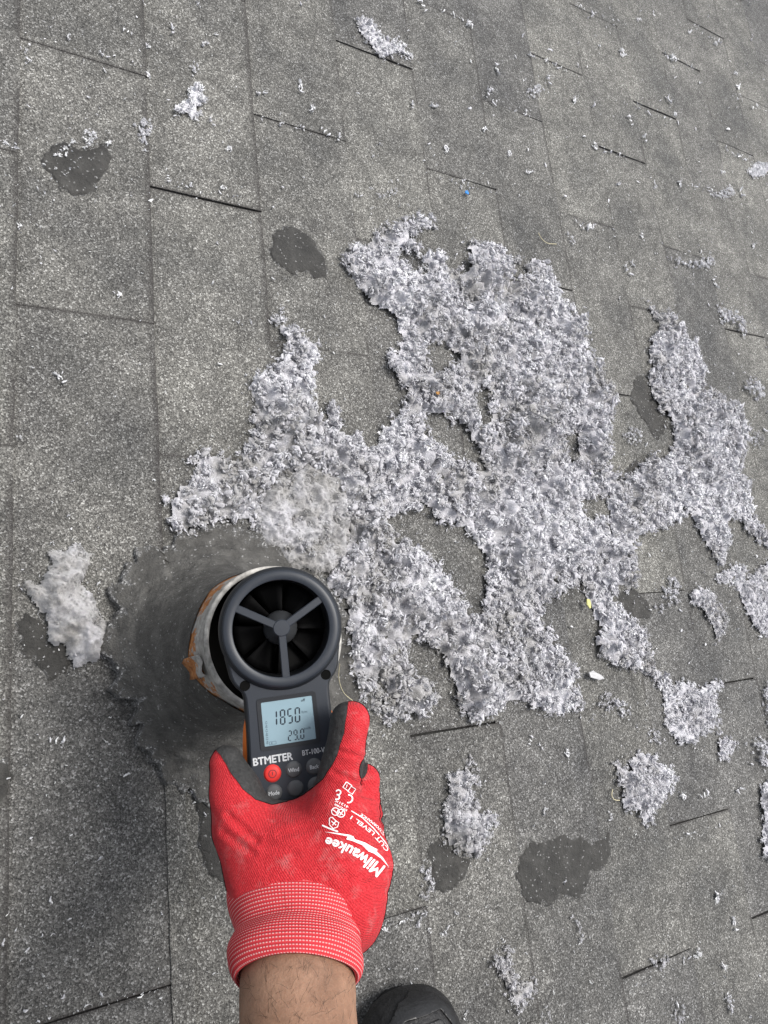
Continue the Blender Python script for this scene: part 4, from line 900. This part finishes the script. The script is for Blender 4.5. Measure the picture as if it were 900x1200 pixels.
tag(lint('lint_wad', [[(300, 600), (312, 575), (330, 556), (352, 545), (378, 548), (396, 560), (412, 600), (408, 640), (394, 664), (368, 678), (346, 674), (328, 658), (308, 640), (298, 624)]], hmax=38, R=(2.4, 5.2), space=7.5, nsat=5, seed=2, tone=.17, tvar=.3, felt=.42, jit=4.0, gap=.36, hairs=1.2), 'matted brownish grey lint wad against the top of the vent pipe', 'lint wad', 'loose lint clumps')
CL = [
 ([(22, 682), (30, 679), (46, 688), (52, 672), (61, 660), (55, 645), (75, 645), (88, 634), (96, 645), (111, 648), (108, 662), (100, 680), (96, 684), (107, 690), (114, 705), (116, 718), (126, 726), (130, 742), (127, 760), (120, 776), (100, 779), (90, 782), (79, 770), (74, 756), (64, 758), (56, 752), (54, 735), (45, 715), (33, 700)], 24, .36, 'big matted grey lint clump lying at the left edge beside the vent', 2.6),
 ([(208, 118), (215, 110), (217, 102), (225, 97), (238, 102), (240, 120), (236, 138), (228, 147), (221, 138), (210, 137), (202, 130), (199, 120)], 12, .72, 'white lint tuft on the second course from the left, near the top', .4),
 ([(157, 146), (169, 140), (175, 135), (180, 150), (183, 158), (173, 165), (177, 175), (168, 179), (163, 165)], 8, .72, 'star shaped pale lint tuft on the course edge right of the cement blot', .4),
 ([(92, 158), (105, 150), (117, 160), (114, 176), (100, 176), (92, 168)], 9, .82, 'white lint tuft on the upper edge of the top left cement blot', .4),
 ([(73, 176), (82, 160), (88, 168), (80, 183)], 6, .8, 'narrow white lint shred left of the tuft on the cement blot', .4),
 ([(415, 22), (428, 17), (440, 29), (447, 42), (460, 45), (473, 50), (476, 60), (488, 70), (478, 72), (465, 66), (455, 69), (445, 71), (437, 60), (427, 48), (417, 38)], 12, .72, 'long pale lint clump lying over a slot at the top centre', .4),
 ([(615, 108), (622, 101), (632, 98), (638, 105), (632, 115), (620, 116)], 9, .66, 'round pale lint tuft below a slot at the top right centre', .4),
 ([(873, 200), (882, 190), (898, 190), (905, 200), (896, 208), (882, 211)], 12, .82, 'thick white lint tuft at the right edge near the top', .4),
 ([(838, 352), (848, 362), (860, 364), (868, 373), (875, 390), (872, 398), (864, 388), (854, 378), (843, 382)], 9, .7, 'angled pale lint clump right of the top of the lint column', .4),
 ([(868, 456), (876, 440), (890, 448), (899, 464), (886, 470)], 8, .7, 'pale lint tuft at the right edge beside the lint column', .4),
 ([(878, 515), (884, 504), (893, 510), (894, 524), (884, 526)], 7, .5, 'dull grey lint tuft at the right edge below the pale one', .4),
 ([(726, 506), (738, 499), (750, 504), (753, 515), (745, 524), (733, 519)], 8, .62, 'loose lint tuft between the long cement blot and the main pile', .4),
 ([(778, 302), (790, 302), (806, 306), (818, 305), (830, 300), (836, 308), (830, 316), (816, 316), (800, 310), (784, 308)], 6, .7, 'stringy pale lint shred across the shingles right of the pile top', .4),
 ([(832, 228), (845, 222), (855, 216), (862, 228), (850, 234), (838, 233)], 6, .7, 'small pale lint shred on a slot near the right edge', .4),
 ([(775, 686), (785, 671), (796, 685), (796, 704), (786, 710), (773, 720), (766, 712), (775, 700)], 9, .6, 'upright lint tuft beside the dark blot in the right centre', .4),
 ([(807, 690), (820, 684), (836, 695), (846, 710), (853, 730), (846, 750), (838, 756), (834, 736), (822, 716), (807, 710)], 11, .6, 'lavender tinted lint clump hanging below the right lint column', .4),
 ([(833, 682), (845, 668), (860, 657), (873, 664), (873, 680), (886, 664), (905, 650), (905, 752), (890, 746), (879, 730), (870, 710), (861, 690), (848, 686)], 14, .66, 'large lint clump running off the right edge below the column', .5),
 ([(699, 826), (705, 815), (712, 807), (723, 818), (736, 828), (740, 843), (725, 839), (711, 833)], 8, .66, 'small lint clump just below the white chip', .4),
 ([(757, 798), (780, 796), (800, 794), (820, 804), (835, 794), (851, 799), (836, 815), (843, 835), (838, 846), (846, 860), (866, 868), (858, 881), (853, 894), (838, 890), (840, 870), (837, 856), (820, 865), (806, 876), (792, 874), (785, 862), (777, 850), (775, 812)], 14, .64, 'branched lint clump at the lower right end of the main pile', .5),
 ([(758, 858), (768, 850), (774, 862), (774, 873), (760, 872)], 6, .7, 'tiny lint tuft left of the branched clump', .4),
 ([(713, 893), (722, 889), (733, 897), (735, 884), (748, 877), (765, 880), (776, 890), (786, 900), (790, 915), (785, 931), (775, 941), (768, 951), (766, 966), (755, 973), (750, 968), (745, 955), (730, 951), (724, 940), (727, 926), (720, 918), (722, 905)], 18, .66, 'round fluffy lint clump alone on the lower right shingles', .5),
 ([(872, 870), (884, 862), (905, 866), (905, 902), (890, 898), (880, 884)], 10, .7, 'lint tuft at the lower right edge, upper of the two', .4),
 ([(890, 800), (905, 795), (905, 862), (896, 850), (892, 825)], 10, .62, 'lint clump cut by the right edge beside the branched clump', .4),
 ([(888, 920), (898, 908), (905, 908), (905, 1012), (893, 1008), (888, 985), (892, 960), (887, 940)], 13, .72, 'tall lint clump cut by the lower right edge', .4),
 ([(540, 880), (552, 881), (556, 893), (550, 900), (562, 900), (571, 906), (561, 916), (555, 926), (562, 945), (575, 948), (585, 955), (581, 966), (572, 971), (574, 986), (567, 1001), (562, 1014), (553, 1011), (540, 1003), (530, 998), (520, 994), (517, 978), (514, 960), (515, 945), (522, 930), (522, 910), (530, 900), (541, 899)], 20, .46, 'tall bluish grey lint clump on the shingles right of the glove', .5),
 ([(492, 1016), (503, 1013), (509, 1030), (503, 1045), (501, 1065), (492, 1086), (483, 1086), (484, 1070), (492, 1055), (492, 1035)], 10, .44, 'thin upright grey lint strand between glove and cement blot', .4),
 ([(588, 1099), (598, 1097), (603, 1115), (597, 1121), (610, 1150), (625, 1144), (631, 1155), (625, 1170), (612, 1181), (606, 1191), (597, 1181), (592, 1166), (585, 1150), (572, 1136), (569, 1124), (580, 1112), (589, 1118)], 14, .52, 'grey lint clump near the bottom edge right of the boot', .5),
 ([(667, 1071), (676, 1073), (681, 1085), (684, 1103), (678, 1106), (674, 1090)], 6, .66, 'short pale lint strand below the squarish cement smear', .4),
 ([(760, 1121), (774, 1116), (784, 1122), (776, 1138), (765, 1135)], 8, .66, 'lint tuft sitting on a slot at the bottom right', .4),
 ([(810, 1120), (818, 1108), (824, 1120), (818, 1126)], 6, .7, 'small lint tuft at the right end of the bottom slot', .4),
 ([(786, 1196), (790, 1180), (800, 1172), (802, 1188), (798, 1204)], 9, .6, 'lint tuft at the bottom edge below the slot', .4),
 ([(843, 1164), (850, 1160), (860, 1168), (858, 1188), (852, 1192), (850, 1178)], 7, .62, 'pale lint shred at the bottom right corner', .4),
 ([(630, 1196), (640, 1178), (645, 1188), (644, 1204)], 7, .6, 'lint shred at the bottom edge beside the grey clump', .4),
 ([(436, 180), (440, 186), (437, 188), (434, 184)], 4, .8, 'small lint speck left of the tuft above the pile', .4),
 ([(442, 227), (456, 224), (465, 219), (466, 228), (456, 233), (443, 233)], 5, .82, 'white lint sliver above the upper lint arm', .4),
 ([(430, 245), (438, 241), (440, 250), (432, 254)], 5, .82, 'white lint bead below the white sliver', .4),
 ([(270, 377), (285, 375), (298, 375), (296, 380), (282, 381)], 4, .72, 'flat lint sliver above the left lint arm', .4),
 ([(318, 372), (328, 354), (336, 362), (332, 376), (322, 384)], 7, .66, 'lint tuft at the very tip of the left lint arm', .4),
 ([(218, 78), (230, 70), (236, 82), (226, 90)], 5, .74, 'forked lint shred above the white tuft near the top', .4),
 ([(18, 50), (30, 55), (44, 62), (42, 66), (28, 62)], 4, .76, 'lint strand beside the top left slot', .4),
 ([(25, 72), (33, 64), (38, 70), (30, 80)], 4, .76, 'lint bead below the strand at the top left', .4),
 ([(12, 508), (20, 506), (26, 512), (22, 521), (14, 514)], 5, .8, 'pale lint flake at the left edge, mid height', .4),
 ([(668, 282), (662, 273), (666, 271), (674, 285), (671, 292)], 5, .74, 'lint tuft below a slot right of the pile top', .4),
 ([(536, 212), (545, 208), (549, 218), (540, 222)], 5, .76, 'lint tuft on the slot above the pile, over the blue scrap', .4),
 ([(106, 918), (118, 917), (127, 916), (126, 920), (114, 923), (107, 925)], 3, .6, 'thin lint strand on the lower left shingles', .4),
 ([(218, 925), (230, 922), (238, 921), (234, 927), (222, 931)], 4, .66, 'lint strand left of the thumb', .4),
 ([(172, 815), (180, 812), (184, 808), (184, 816), (174, 820)], 3, .66, 'lint shred on the dark cement lower left of the vent', .4),
]
for i, (pts, hm, tn, lab, hr) in enumerate(CL):
    small = (max(p[0] for p in pts) - min(p[0] for p in pts)) * (max(p[1] for p in pts) - min(p[1] for p in pts)) < 700
    if i == 0: o = lint('lint_clump', [pts], hmax=34, R=(2.4, 4.6), space=8.5, nsat=8, seed=10, tone=.26, tvar=.2, felt=.75, jit=2.0, hairs=1.0)
    elif small: o = lint('lint_clump', [pts], hmax=hm, R=(1.5, 3.0), space=4.4, nsat=5, seed=10 + i, tone=tn + .05, tvar=.22, jit=.5, gap=.1)
    else: o = lint('lint_clump', [pts], hmax=hm, R=(2.2, 4.6), space=6.4, nsat=6, seed=10 + i, tone=tn, tvar=.26, jit=1.6, gap=.2)
    tag(o, lab, 'lint clump', 'loose lint clumps')

# fine crumbs nobody could count, all over the shingles and caught in the slots
def crumbs():
    r = np.random.default_rng(55); P = []
    q = r.random((900, 2)) * [900, 1200]; P.append(back(q[:, 0], q[:, 1]))
    for (x0, y0, x1, y1) in ((30, 42, 168, 82), (0, 170, 20, 175), (187, 213, 305, 240), (303, 140, 403, 163), (393, 43, 485, 70), (497, 205, 578, 230), (482, 0, 550, 30), (560, 113, 632, 142), (620, 65, 680, 92), (653, 257, 707, 272), (660, 0, 720, 30), (687, 170, 750, 193), (740, 127, 790, 147), (805, 217, 850, 232), (772, 62, 815, 83), (803, 27, 845, 52), (837, 171, 877, 190), (860, 113, 895, 130), (787, 985, 855, 964), (735, 1158, 820, 1112), (690, 842, 760, 822), (40, 1195, 200, 1153), (440, 1085, 480, 1078)):
        m = 18; t = r.random(m); P.append(back(x0 + (x1 - x0) * t + r.normal(0, 1.5, m), y0 + (y1 - y0) * t + r.normal(0, 2.0, m)))
    a = np.array(MAIN[0]); i = r.integers(0, len(a), 420); c = a[i] + r.normal(0, 13, (420, 2)); P.append(back(c[:, 0], c[:, 1]))
    a = np.concatenate([np.array(h_) for h_ in HOLES]); i = r.integers(0, len(a), 260); c = a[i] + r.normal(0, 9, (260, 2)); P.append(back(c[:, 0], c[:, 1]))
    a = np.concatenate([np.array(c_[0]) for c_ in CL[:36]]); i = r.integers(0, len(a), 520); c = a[i] + r.normal(0, 9, (520, 2)); P.append(back(c[:, 0], c[:, 1]))
    q = np.column_stack([r.uniform(600, 900, 260), r.uniform(0, 900, 260)]); P.append(back(q[:, 0], q[:, 1]))
    q = np.column_stack([r.uniform(0, 320, 110), r.uniform(0, 300, 110)]); P.append(back(q[:, 0], q[:, 1]))
    P = np.concatenate(P); d = np.hypot(*(P - pc).T); P = P[d > 62]; n = len(P); far = np.clip(np.hypot(*(P - CAM[:2]).T) / 900, .8, 1.7); sz = (r.uniform(.7, 1.6, n) + 2.6 * r.random(n) ** 5) * far
    V, Fc, T = scatter(np.column_stack([P, np.full(n, 3.6) + sz * .3]), sz, np.clip(r.normal(.84, .14, n), .3, 1), r, SHRED, .5, .8); V[:, 1] *= -1
    return mesh_np('lint_crumbs', V / 1000, Fc[:, ::-1], M['lint'], None, True, {'tone': T})
tag(crumbs(), 'fine white lint crumbs strewn over the shingles', 'lint crumbs', kind='stuff')

# single shreds of lint one can count: a few shapes, copied over the shingles
SPOTS = [(150, 38), (203, 35), (173, 52), (240, 52), (248, 142), (127, 168), (68, 181), (22, 264), (197, 208), (222, 218), (262, 220), (81, 43), (121, 64), (174, 86), (352, 100), (365, 128), (380, 155), (483, 125), (523, 175), (509, 123), (574, 107), (567, 152), (583, 83), (549, 31), (496, 8), (397, 163), (597, 180), (622, 66), (643, 93), (673, 118), (730, 66), (727, 62), (738, 143), (755, 160), (790, 135), (783, 118), (862, 86), (865, 102), (808, 38), (838, 52), (748, 23), (694, 19), (696, 172), (725, 215), (768, 217), (796, 215), (621, 202), (690, 267), (846, 202), (868, 226), (752, 276), (742, 309), (735, 316), (883, 288), (838, 335), (787, 68), (622, 868), (634, 874), (664, 882), (639, 951), (716, 955), (840, 1050), (859, 1079), (800, 934), (824, 932), (866, 925), (503, 1090), (536, 1070), (522, 1092), (452, 1089), (547, 1188), (848, 1132), (66, 868), (306, 108), (268, 175), (330, 145), (420, 228), (140, 345), (68, 440)]
def shreds():
    r = np.random.default_rng(77); T_ = []
    for i in range(8):
        m = 3 + i % 4; d = r.normal(size=2); d /= np.hypot(*d); t = np.linspace(-1, 1, m)[:, None] * r.uniform(2.6, 6.0); P = np.column_stack([t * d + r.normal(0, 1.4, (m, 2)), r.uniform(1.6, 3.4, m)])
        V, Fc, tn = scatter(P, r.uniform(2.4, 4.6, m), np.clip(r.normal(.92, .08, m), .6, 1), r, SHRED + TPL[50:60], 1.5, .8); V[:, 2] = np.maximum(V[:, 2], .1); V[:, 1] *= -1
        T_.append(mesh_np('lint_shred', V / 1000, Fc[:, ::-1], M['lint'], None, True, {'tone': tn}))
    ORD = 'first second third fourth fifth sixth seventh eighth ninth tenth eleventh twelfth thirteenth fourteenth'.split()
    PX = [back(x, y, 4) for x, y in SPOTS]; KK = [int(p[0] // EXPO) for p in PX]; kmin = min(KK)
    rank = [sorted(PX[j][1] for j in range(len(PX)) if KK[j] == KK[i]).index(PX[i][1]) for i in range(len(PX))]
    for q, (x, y) in enumerate(SPOTS):
        o = T_[q] if q < 8 else T_[q % 8].copy()
        if q >= 8: COL.objects.link(o)
        p = back(x, y, 4); o.location = tuple(r2w((p[0], p[1], float(surf(p[0])) + .6))); o.rotation_euler = (0, 0, r.uniform(0, 6.28)); s_ = r.uniform(.7, 1.15) * float(np.clip(np.hypot(*(p - CAM[:2])) / 800, .75, 1.35)); o.scale = (s_, s_, s_)
        tag(o, 'small white lint shred on the %s shingle course from the left, %s' % (ORD[KK[q] - kmin], 'uppermost on it' if rank[q] == 0 else ORD[rank[q]] + ' one down'), 'lint shred', 'small lint shreds strewn over the shingles')
shreds()
# ------------------------------------------------------------------ small scraps
def scrap(name, px_, py_, h_, pts, mat, thick, lab, cat):
    c = back(px_, py_, h_); n = len(pts); V = [r2w((c[0] + x, c[1] + y, h_ + z + .8 * math.sin(i * 2.1))) for z in (0, thick) for i, (x, y) in enumerate(pts)]
    Fc = [tuple(range(n)), tuple(range(n, 2 * n))[::-1]] + [(i, n + i, n + (i + 1) % n, (i + 1) % n) for i in range(n)]
    return tag(mesh_np(name, V, [f for f in Fc], mat, smooth=False), lab, cat)
scrap('blue_scrap', 547, 226, 6, [(-3, -2), (1, -3), (3.4, -.5), (2.4, 2.5), (-1, 3), (-3.4, 1)], M['blue'], 1.2, 'tiny bright blue scrap on the slot above the pile', 'scrap')
scrap('leaf_flake', 690, 707, 12, [(-3, -6), (2, -5), (4, 1), (2, 6), (-1, 7), (-4, 1)], M['yellow'], .8, 'small yellow leaf flake on the lint in the right centre', 'leaf')
scrap('amber_flake', 513, 461, 20, [(-3, -1.4), (2, -2), (3.4, .4), (0, 2.2), (-3.4, 1)], M['amber'], 1.2, 'tiny amber flake lying on the lint pile', 'scrap')
scrap('paper_chip', 697, 792, 8, [(-11, -5), (-4, -7), (4, -3), (10, 0), (14, 5), (6, 6), (-3, 3), (-10, 1)], M['paper'], 2.0, 'flat white chip at the lower right edge of the main pile', 'chip')
def strand(name, pts, rad, mat, lab, cat):
    P = catmull([tuple(r2w(np.append(back(x, y, h_), h_))) for x, y, h_ in pts], 8); cu = []; m = 5; V = []
    for i in range(len(P)):
        t = P[min(i + 1, len(P) - 1)] - P[max(i - 1, 0)]; a = np.cross(t, [.2, .3, .9]); a /= np.linalg.norm(a) + 1e-12; b = np.cross(t, a); b /= np.linalg.norm(b) + 1e-12
        V += [P[i] + rad / 1000 * (math.cos(2 * math.pi * j / m) * a + math.sin(2 * math.pi * j / m) * b) for j in range(m)]
    Fq = np.array([(i * m + j, i * m + (j + 1) % m, (i + 1) * m + (j + 1) % m, (i + 1) * m + j) for i in range(len(P) - 1) for j in range(m)])
    return tag(mesh_np(name, V, Fq, mat), lab, cat)
strand('straw', [(631, 273, 4), (635, 280, 7), (642, 285, 7), (652, 286, 4)], .5, M['straw'], 'curved pale straw on the shingles above the pile', 'straw')
strand('thread', [(398, 778, 150), (397, 795, 120), (403, 812, 80), (416, 823, 30)], .4, M['straw'], 'thin pale thread hanging from the vent rim beside the glove', 'thread')
strand('straw', [(718, 925, 4), (717, 932, 6), (720, 937, 7), (726, 938, 5)], .5, M['straw'], 'short curved straw beside the round lint clump', 'straw')
